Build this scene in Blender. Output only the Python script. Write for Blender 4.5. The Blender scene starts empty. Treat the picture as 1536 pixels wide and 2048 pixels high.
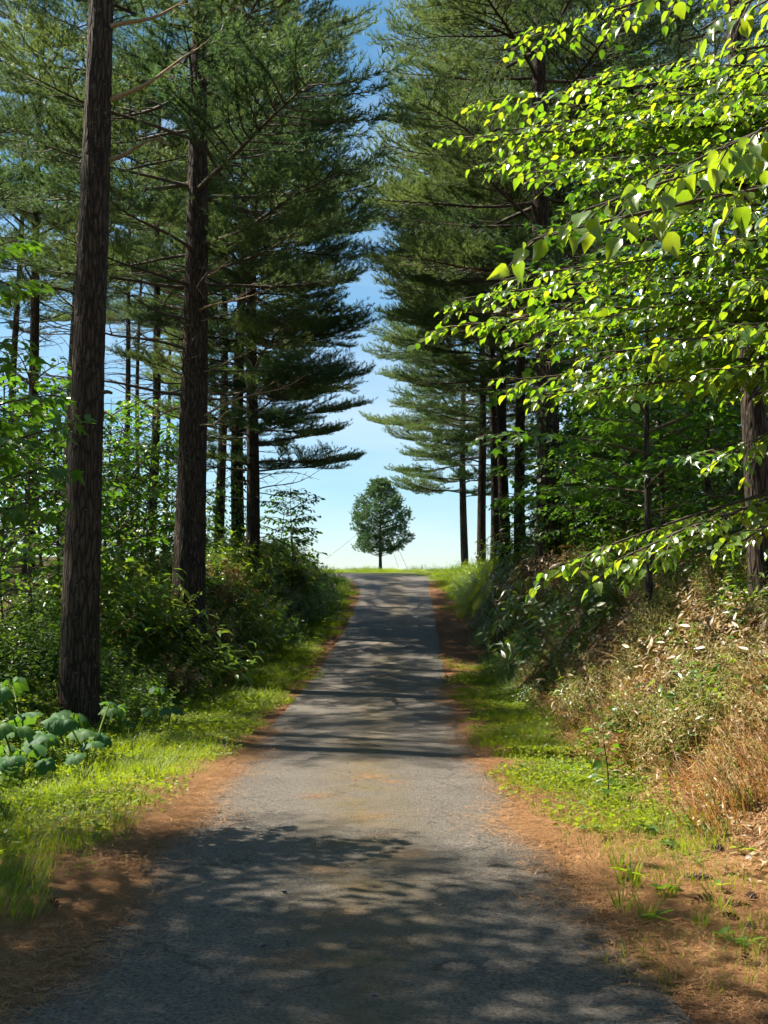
import bpy, math, random
import numpy as np
from mathutils import Vector, Matrix, Euler

# ------------------------------------------------------------------ camera, world, sun, exposure
SC = bpy.context.scene
COL = SC.collection
FPX = 2200.0                       # focal length in photograph pixels (1536 x 2048)
PITCH = math.atan(212.0 / FPX)
CAMH = 1.63
cam = bpy.data.cameras.new('camera')
cam.sensor_fit = 'HORIZONTAL'
cam.sensor_width = 36.0
cam.lens = FPX / 1536.0 * 36.0
cam.clip_start = 0.05
cam.clip_end = 3000.0
cam_ob = bpy.data.objects.new('camera', cam)
COL.objects.link(cam_ob)
cam_ob.location = (0, 0, CAMH)
cam_ob.rotation_euler = (math.pi / 2 + PITCH, 0, 0)
SC.camera = cam_ob

SUN_AZ = math.radians(-70)         # measured from +Y (straight ahead), negative = towards the left
SUN_EL = math.radians(55)
SUN_DIR = Vector((math.sin(SUN_AZ) * math.cos(SUN_EL), math.cos(SUN_AZ) * math.cos(SUN_EL), math.sin(SUN_EL)))
world = bpy.data.worlds.new('World')
SC.world = world
world.use_nodes = True
wn = world.node_tree
wn.nodes.clear()
sky = wn.nodes.new('ShaderNodeTexSky')
sky.sky_type = 'NISHITA'
sky.sun_disc = False
sky.sun_elevation = SUN_EL
sky.sun_rotation = SUN_AZ % (2 * math.pi)
sky.altitude = 100.0
sky.air_density = 1.0
sky.dust_density = 0.5
sky.ozone_density = 1.4
bg = wn.nodes.new('ShaderNodeBackground')
bg.inputs['Strength'].default_value = 0.05
wo = wn.nodes.new('ShaderNodeOutputWorld')
hsv = wn.nodes.new('ShaderNodeHueSaturation')
hsv.inputs['Saturation'].default_value = 1.25
hsv.inputs['Hue'].default_value = 0.485
wn.links.new(sky.outputs[0], hsv.inputs['Color'])
# cloud-like veils added all over the sky colour for a paler glow
wtc = wn.nodes.new('ShaderNodeTexCoord')
wmp = wn.nodes.new('ShaderNodeMapping')
wmp.inputs['Scale'].default_value = (1.0, 1.0, 2.6)
wno = wn.nodes.new('ShaderNodeTexNoise')
wno.inputs['Scale'].default_value = 3.2
wno.inputs['Detail'].default_value = 7.0
wno.inputs['Roughness'].default_value = 0.58
wno.inputs['Distortion'].default_value = 0.6
wrp = wn.nodes.new('ShaderNodeValToRGB')
wrp.color_ramp.elements[0].position = 0.42
wrp.color_ramp.elements[1].position = 0.72
wrp.color_ramp.elements[1].color = (0.34, 0.34, 0.34, 1)
wmx = wn.nodes.new('ShaderNodeMix')
wmx.data_type = 'RGBA'
wmx.inputs[7].default_value = (7.2, 7.6, 8.0, 1)
wn.links.new(wtc.outputs['Generated'], wmp.inputs['Vector'])
wn.links.new(wmp.outputs[0], wno.inputs['Vector'])
wn.links.new(wno.outputs['Fac'], wrp.inputs[0])
wn.links.new(wrp.outputs[0], wmx.inputs[0])
wn.links.new(hsv.outputs[0], wmx.inputs[6])
wn.links.new(wmx.outputs[2], bg.inputs['Color'])
wn.links.new(bg.outputs[0], wo.inputs['Surface'])

sun = bpy.data.lights.new('sun', 'SUN')
sun.energy = 5.0
sun.angle = math.radians(0.53)
sun.color = (1.0, 0.93, 0.80)
sun_ob = bpy.data.objects.new('sun', sun)
COL.objects.link(sun_ob)
sun_ob.rotation_euler = SUN_DIR.to_track_quat('Z', 'Y').to_euler()
sun_ob.location = (-30, 20, 50)

SC.view_settings.view_transform = 'Standard'
SC.view_settings.look = 'None'
SC.view_settings.exposure = 1.7
SC.view_settings.gamma = 1.0
SC.view_settings.use_curve_mapping = False
SC.render.engine = 'CYCLES'
SC.cycles.max_bounces = 5
SC.cycles.diffuse_bounces = 3
SC.cycles.glossy_bounces = 2
SC.cycles.transmission_bounces = 4
SC.cycles.transparent_max_bounces = 4
SC.cycles.caustics_reflective = False
SC.cycles.caustics_refractive = False
SC.cycles.use_denoising = True
SC.cycles.use_adaptive_sampling = True
SC.cycles.adaptive_threshold = 0.035
SC.cycles.adaptive_min_samples = 20

# ------------------------------------------------------------------ helpers
def ray(px, py):
    x = (px - 768.0) / FPX
    u = (1024.0 - py) / FPX
    c, s = math.cos(PITCH), math.sin(PITCH)
    return np.array([x, c - u * s, s + u * c])

def W(px, py, Y):
    """The point seen at photograph pixel (px, py) that lies Y metres ahead of the camera."""
    r = ray(px, py)
    r = r / r[1] * Y
    return np.array([r[0], Y, r[2] + CAMH])

def project(P):
    """World points -> photograph pixels."""
    P = np.atleast_2d(P)
    c, s = math.cos(PITCH), math.sin(PITCH)
    dz = P[:, 2] - CAMH
    d = P[:, 1] * c + dz * s
    u = -P[:, 1] * s + dz * c
    return 768 + FPX * P[:, 0] / d, 1024 - FPX * u / d, d

def vnoise(x, y, seed=0):
    """Smooth value noise, vectorised, in [-1, 1]."""
    x = np.asarray(x, float); y = np.asarray(y, float)
    xi = np.floor(x).astype(np.int64); yi = np.floor(y).astype(np.int64)
    fx = x - xi; fy = y - yi
    fx = fx * fx * (3 - 2 * fx); fy = fy * fy * (3 - 2 * fy)
    def h(a, b):
        n = (a * 374761393 + b * 668265263 + seed * 1442695041) & 0xFFFFFFFF
        n = ((n ^ (n >> 13)) * 1274126177) & 0xFFFFFFFF
        n = n ^ (n >> 16)
        return (n & 0xFFFF) / 32767.5 - 1.0
    return (h(xi, yi) * (1 - fx) + h(xi + 1, yi) * fx) * (1 - fy) + (h(xi, yi + 1) * (1 - fx) + h(xi + 1, yi + 1) * fx) * fy

def fbm(x, y, seed=0, o=3):
    r = 0; a = 1.0; t = 0
    for k in range(o):
        r = r + a * vnoise(np.asarray(x) * 2 ** k, np.asarray(y) * 2 ** k, seed + k * 17)
        t += a; a *= 0.5
    return r / t

def sstep(a, b, x):
    t = np.clip((np.asarray(x, float) - a) / (b - a), 0, 1)
    return t * t * (3 - 2 * t)

def mk_mesh(name, V, F, mats=(), mat_idx=None, smooth=True, attrs=None):
    """V (n,3); F a list of index arrays, each (m,3) or (m,4)."""
    me = bpy.data.meshes.new(name)
    V = np.asarray(V, np.float32)
    if not isinstance(F, (list, tuple)):
        F = [F]
    F = [np.asarray(f, np.int32) for f in F if len(f)]
    me.vertices.add(len(V))
    me.vertices.foreach_set('co', V.ravel())
    nl = sum(f.size for f in F); npoly = sum(len(f) for f in F)
    me.loops.add(nl)
    me.loops.foreach_set('vertex_index', np.concatenate([f.ravel() for f in F]))
    me.polygons.add(npoly)
    tot = np.concatenate([np.full(len(f), f.shape[1], np.int32) for f in F])
    st = np.concatenate([[0], np.cumsum(tot)[:-1]]).astype(np.int32)
    me.polygons.foreach_set('loop_start', st)
    me.polygons.foreach_set('loop_total', tot)
    if mat_idx is not None:
        me.polygons.foreach_set('material_index', np.asarray(mat_idx, np.int32))
    me.polygons.foreach_set('use_smooth', np.full(npoly, bool(smooth)))
    for m in mats:
        me.materials.append(m)
    if attrs:
        for k, a in attrs.items():
            at = me.attributes.new(k, 'FLOAT', 'POINT')
            at.data.foreach_set('value', np.asarray(a, np.float32))
    me.update(calc_edges=True)
    return me

class MB:
    """Collects triangles with a material slot each and builds one mesh."""
    def __init__(self):
        self.V = []; self.F = []; self.M = []; self.n = 0
    def add(self, V, F, m=0):
        V = np.asarray(V, float).reshape(-1, 3); F = np.asarray(F, int).reshape(-1, 3)
        if len(F) == 0:
            return
        self.V.append(V); self.F.append(F + self.n); self.M.append(np.full(len(F), m)); self.n += len(V)
    def tube(self, pts, rad, k=5, m=0, cap=False):
        V, F = tube(pts, rad, k)
        self.add(V, F, m)
        if cap:
            c = len(pts) - 1
            tip = np.asarray(pts[-1], float)
            base = V[-k:]
            self.add(np.vstack([base, tip[None]]), [[i, (i + 1) % k, k] for i in range(k)], m)
    def leaves(self, T, TF, pos, xd, nn, s, m=0):
        V, F = place(T, TF, pos, xd, nn, s)
        self.add(V, F, m)
    def mesh(self, name, mats, smooth=True):
        return mk_mesh(name, np.vstack(self.V), np.vstack(self.F), mats, np.concatenate(self.M), smooth)

def tube(pts, rad, k=5):
    P = np.asarray(pts, float)
    n = len(P)
    r = np.broadcast_to(np.asarray(rad, float), (n,))
    T = np.gradient(P, axis=0)
    T /= np.linalg.norm(T, axis=1)[:, None] + 1e-9
    up = np.array([0, 0, 1.0]) if abs(T[:, 2]).mean() < 0.8 else np.array([1.0, 0, 0])
    A = np.cross(T, up); A /= np.linalg.norm(A, axis=1)[:, None] + 1e-9
    B = np.cross(T, A)
    th = np.linspace(0, 2 * np.pi, k, endpoint=False)
    V = P[:, None] + r[:, None, None] * (np.cos(th)[None, :, None] * A[:, None] + np.sin(th)[None, :, None] * B[:, None])
    i = np.arange(n - 1)[:, None]; j = np.arange(k)[None]
    a = i * k + j; b = i * k + (j + 1) % k; c = a + k; d = b + k
    F = np.concatenate([np.stack([a, b, d], -1).reshape(-1, 3), np.stack([a, d, c], -1).reshape(-1, 3)])
    return V.reshape(-1, 3), F

def place(T, TF, pos, xd, nn, s):
    """Copies template T (x along the leaf, z along its normal) to every pos."""
    pos = np.asarray(pos, float); xd = np.asarray(xd, float); nn = np.asarray(nn, float)
    xd = xd / (np.linalg.norm(xd, axis=1)[:, None] + 1e-9)
    yd = np.cross(nn, xd); yd /= np.linalg.norm(yd, axis=1)[:, None] + 1e-9
    zd = np.cross(xd, yd)
    s = np.broadcast_to(np.asarray(s, float), (len(pos),))
    vr = np.random.default_rng(len(pos))                       # every blade its own width, curl and twist
    wy = vr.uniform(.72, 1.15, len(pos))[:, None, None]; wz = vr.uniform(-.4, 2.4, len(pos))[:, None, None]; tw = vr.normal(0, .22, len(pos))[:, None, None]
    Tx, Ty, Tz = T[None, :, 0:1], T[None, :, 1:2] * wy, T[None, :, 2:3] * wz + tw * T[None, :, 0:1] * T[None, :, 1:2]
    V = pos[:, None] + s[:, None, None] * (Tx * xd[:, None] + Ty * yd[:, None] + Tz * zd[:, None])
    F = TF[None] + (np.arange(len(pos)) * len(T))[:, None, None]
    return V.reshape(-1, 3), F.reshape(-1, 3)

def fan(outline, centre):
    T = np.array(list(outline) + [centre], float)
    n = len(outline)
    return T, np.array([[i, (i + 1) % n, n] for i in range(n)])

# leaf templates: unit length along x
LEAF_OVATE = fan([(0, 0, 0), (.06, -.20, .05), (.28, -.37, .08), (.60, -.30, .04), (.84, -.13, -.03), (1, 0, -.13), (.84, .13, -.03), (.60, .30, .04), (.28, .37, .08), (.06, .20, .05)], (.38, 0, -.01))
LEAF_SMALL = fan([(0, 0, 0), (.35, -.28, .05), (.75, -.2, 0), (1, 0, -.1), (.75, .2, 0), (.35, .28, .05)], (.45, 0, -.02))
LEAF_LANCE = fan([(0, 0, 0), (.25, -.085, .05), (.6, -.075, .04), (1, 0, -.16), (.6, .075, .04), (.25, .085, .05)], (.45, 0, .045))
def maple_template():
    o = [(0, 0, 0)]
    lob = [(-115, .45), (-58, .78), (0, 1.0), (58, .78), (115, .45)]
    pts = []
    for i, (a, r) in enumerate(lob):
        a = math.radians(a)
        for da, rr in ((-.16, .70), (0, 1.0), (.16, .70)):
            pts.append((.18 + r * rr * math.cos(a + da) * .82, r * rr * math.sin(a + da) * .82, .05 - .10 * rr * r))
        if i < 4:
            a2 = math.radians((lob[i][0] + lob[i + 1][0]) / 2)
            pts.append((.18 + .34 * math.cos(a2), .34 * math.sin(a2), .04))
    return fan([(0, 0, 0)] + pts, (.22, 0, -.01))
LEAF_MAPLE = maple_template()

def tag(o, label, cat, group=None, kind=None):
    o['label'] = label; o['category'] = cat
    if group: o['group'] = group
    if kind: o['kind'] = kind
    return o

def obj(name, me, parent=None, loc=(0, 0, 0), rot=None, scale=None):
    o = bpy.data.objects.new(name, me)
    COL.objects.link(o)
    o.location = loc
    if rot is not None: o.rotation_euler = rot
    if scale is not None: o.scale = (scale,) * 3 if np.isscalar(scale) else scale
    if parent is not None: o.parent = parent
    return o

def empty(name, loc, rz=0.0, scale=None):
    o = bpy.data.objects.new(name, None)
    COL.objects.link(o)
    o.location = loc
    o.rotation_euler = (0, 0, rz)
    o.empty_display_size = 0.2
    if scale is not None: o.scale = (scale,) * 3
    return o

# ------------------------------------------------------------------ materials
def nodes_of(name):
    m = bpy.data.materials.new(name)
    m.use_nodes = True
    nt = m.node_tree
    nt.nodes.clear()
    out = nt.nodes.new('ShaderNodeOutputMaterial')
    return m, nt, out

def N(nt, t, **kw):
    n = nt.nodes.new('ShaderNode' + t)
    for k, v in kw.items():
        setattr(n, k, v)
    return n

def L(nt, a, b): nt.links.new(a, b)

def setin(n, **kw):
    for k, v in kw.items():
        n.inputs[k.replace('_', ' ')].default_value = v

def ramp(nt, fac, stops):
    r = N(nt, 'ValToRGB')
    e = r.color_ramp.elements
    e[0].position, e[0].color = stops[0][0], (*stops[0][1], 1)
    e[1].position, e[1].color = stops[-1][0], (*stops[-1][1], 1)
    for p, c in stops[1:-1]:
        x = e.new(p); x.color = (*c, 1)
    L(nt, fac, r.inputs[0])
    return r.outputs[0]

def mixc(nt, fac, a, b, mode='MIX'):
    m = N(nt, 'Mix', data_type='RGBA', blend_type=mode)
    if isinstance(fac, (int, float)): m.inputs[0].default_value = fac
    else: L(nt, fac, m.inputs[0])
    for i, v in ((6, a), (7, b)):
        if isinstance(v, tuple): m.inputs[i].default_value = (*v, 1)
        else: L(nt, v, m.inputs[i])
    return m.outputs[2]

def math_n(nt, op, a, b=None, c=None, clamp=False):
    m = N(nt, 'Math', operation=op); m.use_clamp = clamp
    for i, v in enumerate((a, b, c)):
        if v is None: continue
        if isinstance(v, (int, float)): m.inputs[i].default_value = v
        else: L(nt, v, m.inputs[i])
    return m.outputs[0]

def noise(nt, vec, scale, detail=4, rough=.55):
    n = N(nt, 'TexNoise')
    setin(n, Scale=scale, Detail=detail, Roughness=rough)
    if vec is not None: L(nt, vec, n.inputs['Vector'])
    return n.outputs['Fac']

def leafmat(name, cols, trans, tf=.45, rough=.38, spec=.5, tmul=1.0, objrand=.35):
    """Two-sided leaf: sheen on the surface, light through the blade. Colour differs from leaf to leaf."""
    m, nt, out = nodes_of(name)
    g = N(nt, 'NewGeometry'); oi = N(nt, 'ObjectInfo')
    r = math_n(nt, 'ADD', math_n(nt, 'MULTIPLY', g.outputs['Random Per Island'], 1 - objrand), math_n(nt, 'MULTIPLY', oi.outputs['Random'], objrand))
    k = len(cols)
    base = ramp(nt, r, [(.12 + .76 * i / (k - 1), c) for i, c in enumerate(cols)])
    tr = ramp(nt, r, [(.12 + .76 * i / (len(trans) - 1), c) for i, c in enumerate(trans)])
    p = N(nt, 'BsdfPrincipled')
    L(nt, base, p.inputs['Base Color'])
    setin(p, Roughness=rough)
    p.inputs['Specular IOR Level'].default_value = spec
    t = N(nt, 'BsdfTranslucent')
    L(nt, tr, t.inputs['Color'])
    mx = N(nt, 'MixShader'); mx.inputs[0].default_value = tf
    L(nt, p.outputs[0], mx.inputs[1]); L(nt, t.outputs[0], mx.inputs[2])
    L(nt, mx.outputs[0], out.inputs['Surface'])
    return m

def barkmat(name, dark, light, lichen=(.18, .19, .13), sz=14.0, bump=.9):
    m, nt, out = nodes_of(name)
    tc = N(nt, 'TexCoord')
    mp = N(nt, 'Mapping'); mp.inputs['Scale'].default_value = (1, 1, .16)
    L(nt, tc.outputs['Object'], mp.inputs['Vector'])
    vo = N(nt, 'TexVoronoi', feature='DISTANCE_TO_EDGE'); setin(vo, Scale=sz * 1.6, Randomness=1.0)
    wv = N(nt, 'Vector' + 'Math', operation='ADD') if False else None
    n0 = N(nt, 'TexNoise'); setin(n0, Scale=9.0, Detail=3); L(nt, mp.outputs[0], n0.inputs['Vector'])
    va = N(nt, 'VectorMath', operation='MULTIPLY_ADD')
    L(nt, n0.outputs['Color'], va.inputs[0]); va.inputs[1].default_value = (.09, .09, .09); L(nt, mp.outputs[0], va.inputs[2])
    L(nt, va.outputs[0], vo.inputs['Vector'])
    crack = math_n(nt, 'MULTIPLY', vo.outputs['Distance'], 5.0, clamp=True)
    n1 = noise(nt, mp.outputs[0], sz * 3.5, 6, .65)
    n2 = noise(nt, tc.outputs['Object'], 1.1, 3)
    mid = tuple((a + b) / 2 for a, b in zip(dark, light))
    c = ramp(nt, n1, [(.30, dark), (.52, mid), (.75, light)])
    c = mixc(nt, math_n(nt, 'SUBTRACT', 1.0, crack), c, tuple(x * .45 for x in dark))
    c = mixc(nt, math_n(nt, 'MULTIPLY', math_n(nt, 'GREATER_THAN', noise(nt, tc.outputs['Object'], 17.0, 3), .66), .35), c, lichen)
    c = mixc(nt, math_n(nt, 'MULTIPLY', n2, .5), c, (.10, .075, .05), 'MULTIPLY') if False else c
    p = N(nt, 'BsdfPrincipled'); setin(p, Roughness=.92)
    p.inputs['Specular IOR Level'].default_value = .25
    L(nt, c, p.inputs['Base Color'])
    b = N(nt, 'Bump'); setin(b, Strength=bump, Distance=.03)
    h = math_n(nt, 'ADD', math_n(nt, 'MULTIPLY', crack, .7), math_n(nt, 'MULTIPLY', n1, .5))
    L(nt, h, b.inputs['Height']); L(nt, b.outputs[0], p.inputs['Normal'])
    L(nt, p.outputs[0], out.inputs['Surface'])
    return m

def plain(name, a, b, scale=20.0, rough=.85, bump=.3, spec=.3):
    m, nt, out = nodes_of(name)
    tc = N(nt, 'TexCoord'); oi = N(nt, 'ObjectInfo')
    n = noise(nt, tc.outputs['Object'], scale, 5, .6)
    f = math_n(nt, 'ADD', math_n(nt, 'MULTIPLY', n, .8), math_n(nt, 'MULTIPLY', oi.outputs['Random'], .25))
    c = ramp(nt, f, [(.3, a), (.75, b)])
    p = N(nt, 'BsdfPrincipled'); setin(p, Roughness=rough)
    p.inputs['Specular IOR Level'].default_value = spec
    L(nt, c, p.inputs['Base Color'])
    bm = N(nt, 'Bump'); setin(bm, Strength=bump, Distance=.01)
    L(nt, n, bm.inputs['Height']); L(nt, bm.outputs[0], p.inputs['Normal'])
    L(nt, p.outputs[0], out.inputs['Surface'])
    return m

def ground_mat():
    m, nt, out = nodes_of('forest_floor')
    tc = N(nt, 'TexCoord')
    P = tc.outputs['Object']
    def attr(n):
        a = N(nt, 'Attribute'); a.attribute_name = n
        return a.outputs['Fac']
    mp = N(nt, 'Mapping'); mp.inputs['Scale'].default_value = (1, .35, 1); mp.inputs['Rotation'].default_value = (0, 0, .5)
    L(nt, P, mp.inputs['Vector'])
    mp2 = N(nt, 'Mapping'); mp2.inputs['Scale'].default_value = (.3, 1, 1); mp2.inputs['Rotation'].default_value = (0, 0, -.3)
    L(nt, P, mp2.inputs['Vector'])
    fine = math_n(nt, 'MULTIPLY', math_n(nt, 'ADD', noise(nt, mp.outputs[0], 95, 4, .7), noise(nt, mp2.outputs[0], 80, 4, .7)), .5)
    big = noise(nt, P, 1.7, 4)
    litter = ramp(nt, fine, [(.36, (.070, .036, .019)), (.46, (.20, .100, .046)), (.56, (.33, .175, .082)), (.68, (.50, .32, .17))])
    litter = mixc(nt, math_n(nt, 'MULTIPLY', big, .55), litter, (.55, .42, .33), 'MULTIPLY')
    clump = noise(nt, P, 11, 6, .7)
    litter = mixc(nt, ramp(nt, clump, [(.40, (.75,) * 3), (.56, (0,) * 3)]), litter, (.42, .36, .32), 'MULTIPLY')
    soil = ramp(nt, noise(nt, P, 22, 6, .65), [(.3, (.030, .020, .011)), (.5, (.075, .048, .026)), (.72, (.16, .10, .055))])
    green = ramp(nt, noise(nt, P, 40, 5, .65), [(.3, (.030, .055, .010)), (.5, (.075, .125, .020)), (.72, (.14, .20, .035))])
    c = mixc(nt, attr('litter'), soil, litter)
    gm = math_n(nt, 'MULTIPLY', attr('green'), ramp(nt, noise(nt, P, 6, 5, .6), [(.38, (.15,) * 3), (.55, (1,) * 3)]))
    c = mixc(nt, gm, c, green)
    p = N(nt, 'BsdfPrincipled'); setin(p, Roughness=.95)
    p.inputs['Specular IOR Level'].default_value = .15
    L(nt, c, p.inputs['Base Color'])
    b = N(nt, 'Bump'); setin(b, Strength=1.0, Distance=.035)
    L(nt, math_n(nt, 'ADD', math_n(nt, 'MULTIPLY', clump, 1.6), math_n(nt, 'ADD', fine, noise(nt, P, 30, 5))), b.inputs['Height']); L(nt, b.outputs[0], p.inputs['Normal'])
    L(nt, p.outputs[0], out.inputs['Surface'])
    return m

def road_mat():
    m, nt, out = nodes_of('worn_asphalt')
    tc = N(nt, 'TexCoord'); P = tc.outputs['Object']
    at = N(nt, 'Attribute'); at.attribute_name = 'across'
    u = at.outputs['Fac']                      # -1 at one edge, 0 in the middle, 1 at the other edge
    agg = N(nt, 'TexVoronoi'); setin(agg, Scale=95.0); L(nt, P, agg.inputs['Vector'])
    aggc = ramp(nt, agg.outputs['Color'], [(.1, (.085, .078, .070)), (.5, (.150, .136, .120)), (.93, (.220, .200, .172)), (1.0, (.42, .38, .33))])
    grit = noise(nt, P, 160, 3, .7)
    c = mixc(nt, .5, aggc, ramp(nt, grit, [(.3, (.078, .071, .064)), (.7, (.225, .203, .176))]))
    spk = noise(nt, P, 48, 4, .75)
    c = mixc(nt, ramp(nt, spk, [(.38, (.95,) * 3), (.5, (0,) * 3)]), c, (.35, .34, .33), 'MULTIPLY')
    c = mixc(nt, ramp(nt, spk, [(.58, (0,) * 3), (.68, (.7,) * 3)]), c, (.33, .31, .28))
    ck = N(nt, 'TexVoronoi', feature='DISTANCE_TO_EDGE'); setin(ck, Scale=.9)
    cw = N(nt, 'VectorMath', operation='MULTIPLY_ADD'); nz = N(nt, 'TexNoise'); setin(nz, Scale=2.5, Detail=5); L(nt, P, nz.inputs['Vector'])
    L(nt, nz.outputs['Color'], cw.inputs[0]); cw.inputs[1].default_value = (.7, .7, 0); L(nt, P, cw.inputs[2]); L(nt, cw.outputs[0], ck.inputs['Vector'])
    crk = math_n(nt, 'MULTIPLY', math_n(nt, 'LESS_THAN', ck.outputs['Distance'], .010), math_n(nt, 'GREATER_THAN', noise(nt, P, .7, 2), .52))
    c = mixc(nt, math_n(nt, 'MULTIPLY', crk, .55), c, (.03, .028, .025))
    # broad patches of wear
    c = mixc(nt, ramp(nt, noise(nt, P, 1.1, 4), [(.4, (0,) * 3), (.7, (.55,) * 3)]), c, (.70, .69, .68), 'MULTIPLY')
    c = mixc(nt, 1.0, c, (.90, .865, .82), 'MULTIPLY')
    # mossy, dirty strip in the middle that no wheel sweeps
    mid = math_n(nt, 'SUBTRACT', 1.0, math_n(nt, 'MULTIPLY', math_n(nt, 'ABSOLUTE', math_n(nt, 'SUBTRACT', u, .05)), 2.6), clamp=True)
    mm = math_n(nt, 'MULTIPLY', mid, ramp(nt, noise(nt, P, 2.3, 6, .65), [(.36, (.1,) * 3), (.62, (1,) * 3)]))
    c = mixc(nt, math_n(nt, 'MULTIPLY', mm, .9), c, ramp(nt, noise(nt, P, 9, 5), [(.35, (.080, .068, .026)), (.6, (.150, .105, .050))]))
    # needles blown over the edges
    ed = math_n(nt, 'MULTIPLY', math_n(nt, 'SUBTRACT', math_n(nt, 'ABSOLUTE', u), .88), 9.0, clamp=True)
    em = math_n(nt, 'MULTIPLY', ed, ramp(nt, noise(nt, P, 5, 6, .7), [(.47, (0,) * 3), (.53, (1,) * 3)]))
    c = mixc(nt, math_n(nt, 'MULTIPLY', em, .8), c, (.25, .125, .048))
    sp = ramp(nt, noise(nt, P, 1.4, 6, .75), [(.66, (0,) * 3), (.70, (.7,) * 3)])
    c = mixc(nt, math_n(nt, 'MULTIPLY', sp, mid), c, (.28, .14, .06))
    p = N(nt, 'BsdfPrincipled')
    L(nt, ramp(nt, grit, [(.3, (.52,) * 3), (.7, (.8,) * 3)]), p.inputs['Roughness'])
    p.inputs['Specular IOR Level'].default_value = .15
    L(nt, c, p.inputs['Base Color'])
    b = N(nt, 'Bump'); setin(b, Strength=1.0, Distance=.010)
    L(nt, math_n(nt, 'ADD', math_n(nt, 'MULTIPLY', agg.outputs['Distance'], .8), grit), b.inputs['Height'])
    L(nt, b.outputs[0], p.inputs['Normal'])
    L(nt, p.outputs[0], out.inputs['Surface'])
    return m

M = {}
M['ground'] = ground_mat()
M['road'] = road_mat()
M['bark'] = barkmat('pine_bark', (.027, .018, .012), (.094, .062, .040), sz=11)
M['bark_far'] = barkmat('grey_pine_bark', (.034, .028, .024), (.110, .088, .072), sz=9)
M['limb'] = plain('pine_limb_bark', (.030, .022, .017), (.085, .062, .045), 30)
M['deadwood'] = plain('dead_branch_wood', (.10, .065, .035), (.30, .21, .12), 25)
M['twig'] = plain('twig_bark', (.035, .026, .016), (.11, .08, .05), 40)
M['needles'] = leafmat('pine_needles', [(.026, .070, .046), (.055, .105, .056), (.125, .165, .060)], [(.10, .20, .05), (.26, .34, .07)], tf=.34, rough=.5, spec=.22, objrand=.5)
M['needles_lone'] = leafmat('dense_pine_needles', [(.030, .085, .050), (.050, .115, .055), (.090, .150, .050)], [(.08, .18, .05), (.14, .24, .05)], tf=.3, rough=.45)
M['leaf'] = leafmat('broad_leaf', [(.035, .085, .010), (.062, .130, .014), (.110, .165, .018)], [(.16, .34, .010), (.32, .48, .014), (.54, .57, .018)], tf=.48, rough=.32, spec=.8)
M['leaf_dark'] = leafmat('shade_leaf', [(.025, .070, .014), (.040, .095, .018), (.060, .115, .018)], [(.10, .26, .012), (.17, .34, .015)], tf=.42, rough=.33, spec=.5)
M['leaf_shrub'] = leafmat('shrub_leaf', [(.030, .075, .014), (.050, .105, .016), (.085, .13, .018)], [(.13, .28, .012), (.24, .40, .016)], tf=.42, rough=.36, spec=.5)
M['bamboo'] = leafmat('dwarf_bamboo_leaf', [(.045, .10, .014), (.080, .13, .018), (.13, .15, .022)], [(.18, .34, .014), (.30, .40, .02)], tf=.40, rough=.35, spec=.5)
M['bamboo_dry'] = leafmat('withered_bamboo_leaf', [(.12, .066, .022), (.21, .135, .048), (.31, .24, .12)], [(.30, .15, .035), (.42, .24, .07)], tf=.25, rough=.45, spec=.5)
M['grass'] = leafmat('verge_grass', [(.060, .110, .010), (.105, .155, .014), (.165, .195, .022)], [(.24, .38, .010), (.42, .48, .016)], tf=.42, rough=.5, spec=.25)
M['straw'] = leafmat('dry_straw', [(.13, .060, .018), (.23, .120, .036), (.36, .23, .085)], [(.34, .15, .03), (.44, .24, .055)], tf=.3, rough=.55, spec=.3)
M['seed'] = leafmat('grass_seed_head', [(.20, .17, .055), (.30, .26, .09)], [(.32, .27, .07), (.42, .34, .10)], tf=.35, rough=.6, spec=.2)
M['butterbur'] = leafmat('butterbur_leaf', [(.030, .085, .032), (.045, .110, .036), (.070, .135, .034)], [(.12, .28, .02), (.20, .38, .025)], tf=.35, rough=.6, spec=.2, objrand=.7)
M['litter'] = leafmat('fallen_needles', [(.13, .060, .024), (.27, .135, .055), (.44, .26, .12)], [(.25, .12, .04), (.36, .2, .07)], tf=.15, rough=.6, spec=.3)
M['cone'] = plain('pine_cone_scale', (.030, .016, .009), (.13, .075, .042), 60, rough=.7)
M['stone'] = plain('loose_stone', (.045, .045, .05), (.17, .165, .16), 45)
M['wire'] = plain('steel_wire', (.10, .10, .11), (.16, .16, .17), 5, rough=.5)
M['flower'] = plain('pale_flower', (.55, .55, .50), (.80, .78, .70), 5)
M['flower_y'] = plain('yellow_flower', (.60, .42, .03), (.75, .55, .06), 5)

# ------------------------------------------------------------------ terrain
RC_Y = [-60, 0, 4.9, 7.9, 10.1, 14.9, 20.2, 24.1, 28.9, 34.9, 42.4, 47.9, 51.6]
RC_X = [-.1, -.15, -.18, -.23, -.27, -.29, -.22, -.10, .07, .24, .42, .41, .19]
RZ_Y = [-60, 15, 17.5, 20.2, 24.1, 28.9, 34.9, 42.4, 47.9, 51.6, 60, 75, 85, 110, 200, 600, 1500]
RZ_Z = [0, 0, .05, .16, .40, .80, 1.41, 2.32, 3.06, 3.58, 4.12, 4.78, 5.05, 4.6, -2, -30, -90]
def smooth_interp(y, ys, zs, w=1.2):
    y = np.asarray(y, float)
    return sum(np.interp(y + o, ys, zs) for o in (-w, -w / 2, 0, w / 2, w)) / 5
def road_x(y): return smooth_interp(y, RC_Y, RC_X)
def base_z(y): return smooth_interp(y, RZ_Y, RZ_Z)
HALF = 1.5
HL_Y = [-60, 9, 13, 15, 18, 22, 28, 36, 42, 47, 51, 60]; HL_Z = [.25, .3, .5, .65, 1.1, 1.75, 1.8, 1.75, 1.35, .5, .05, 0]
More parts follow.
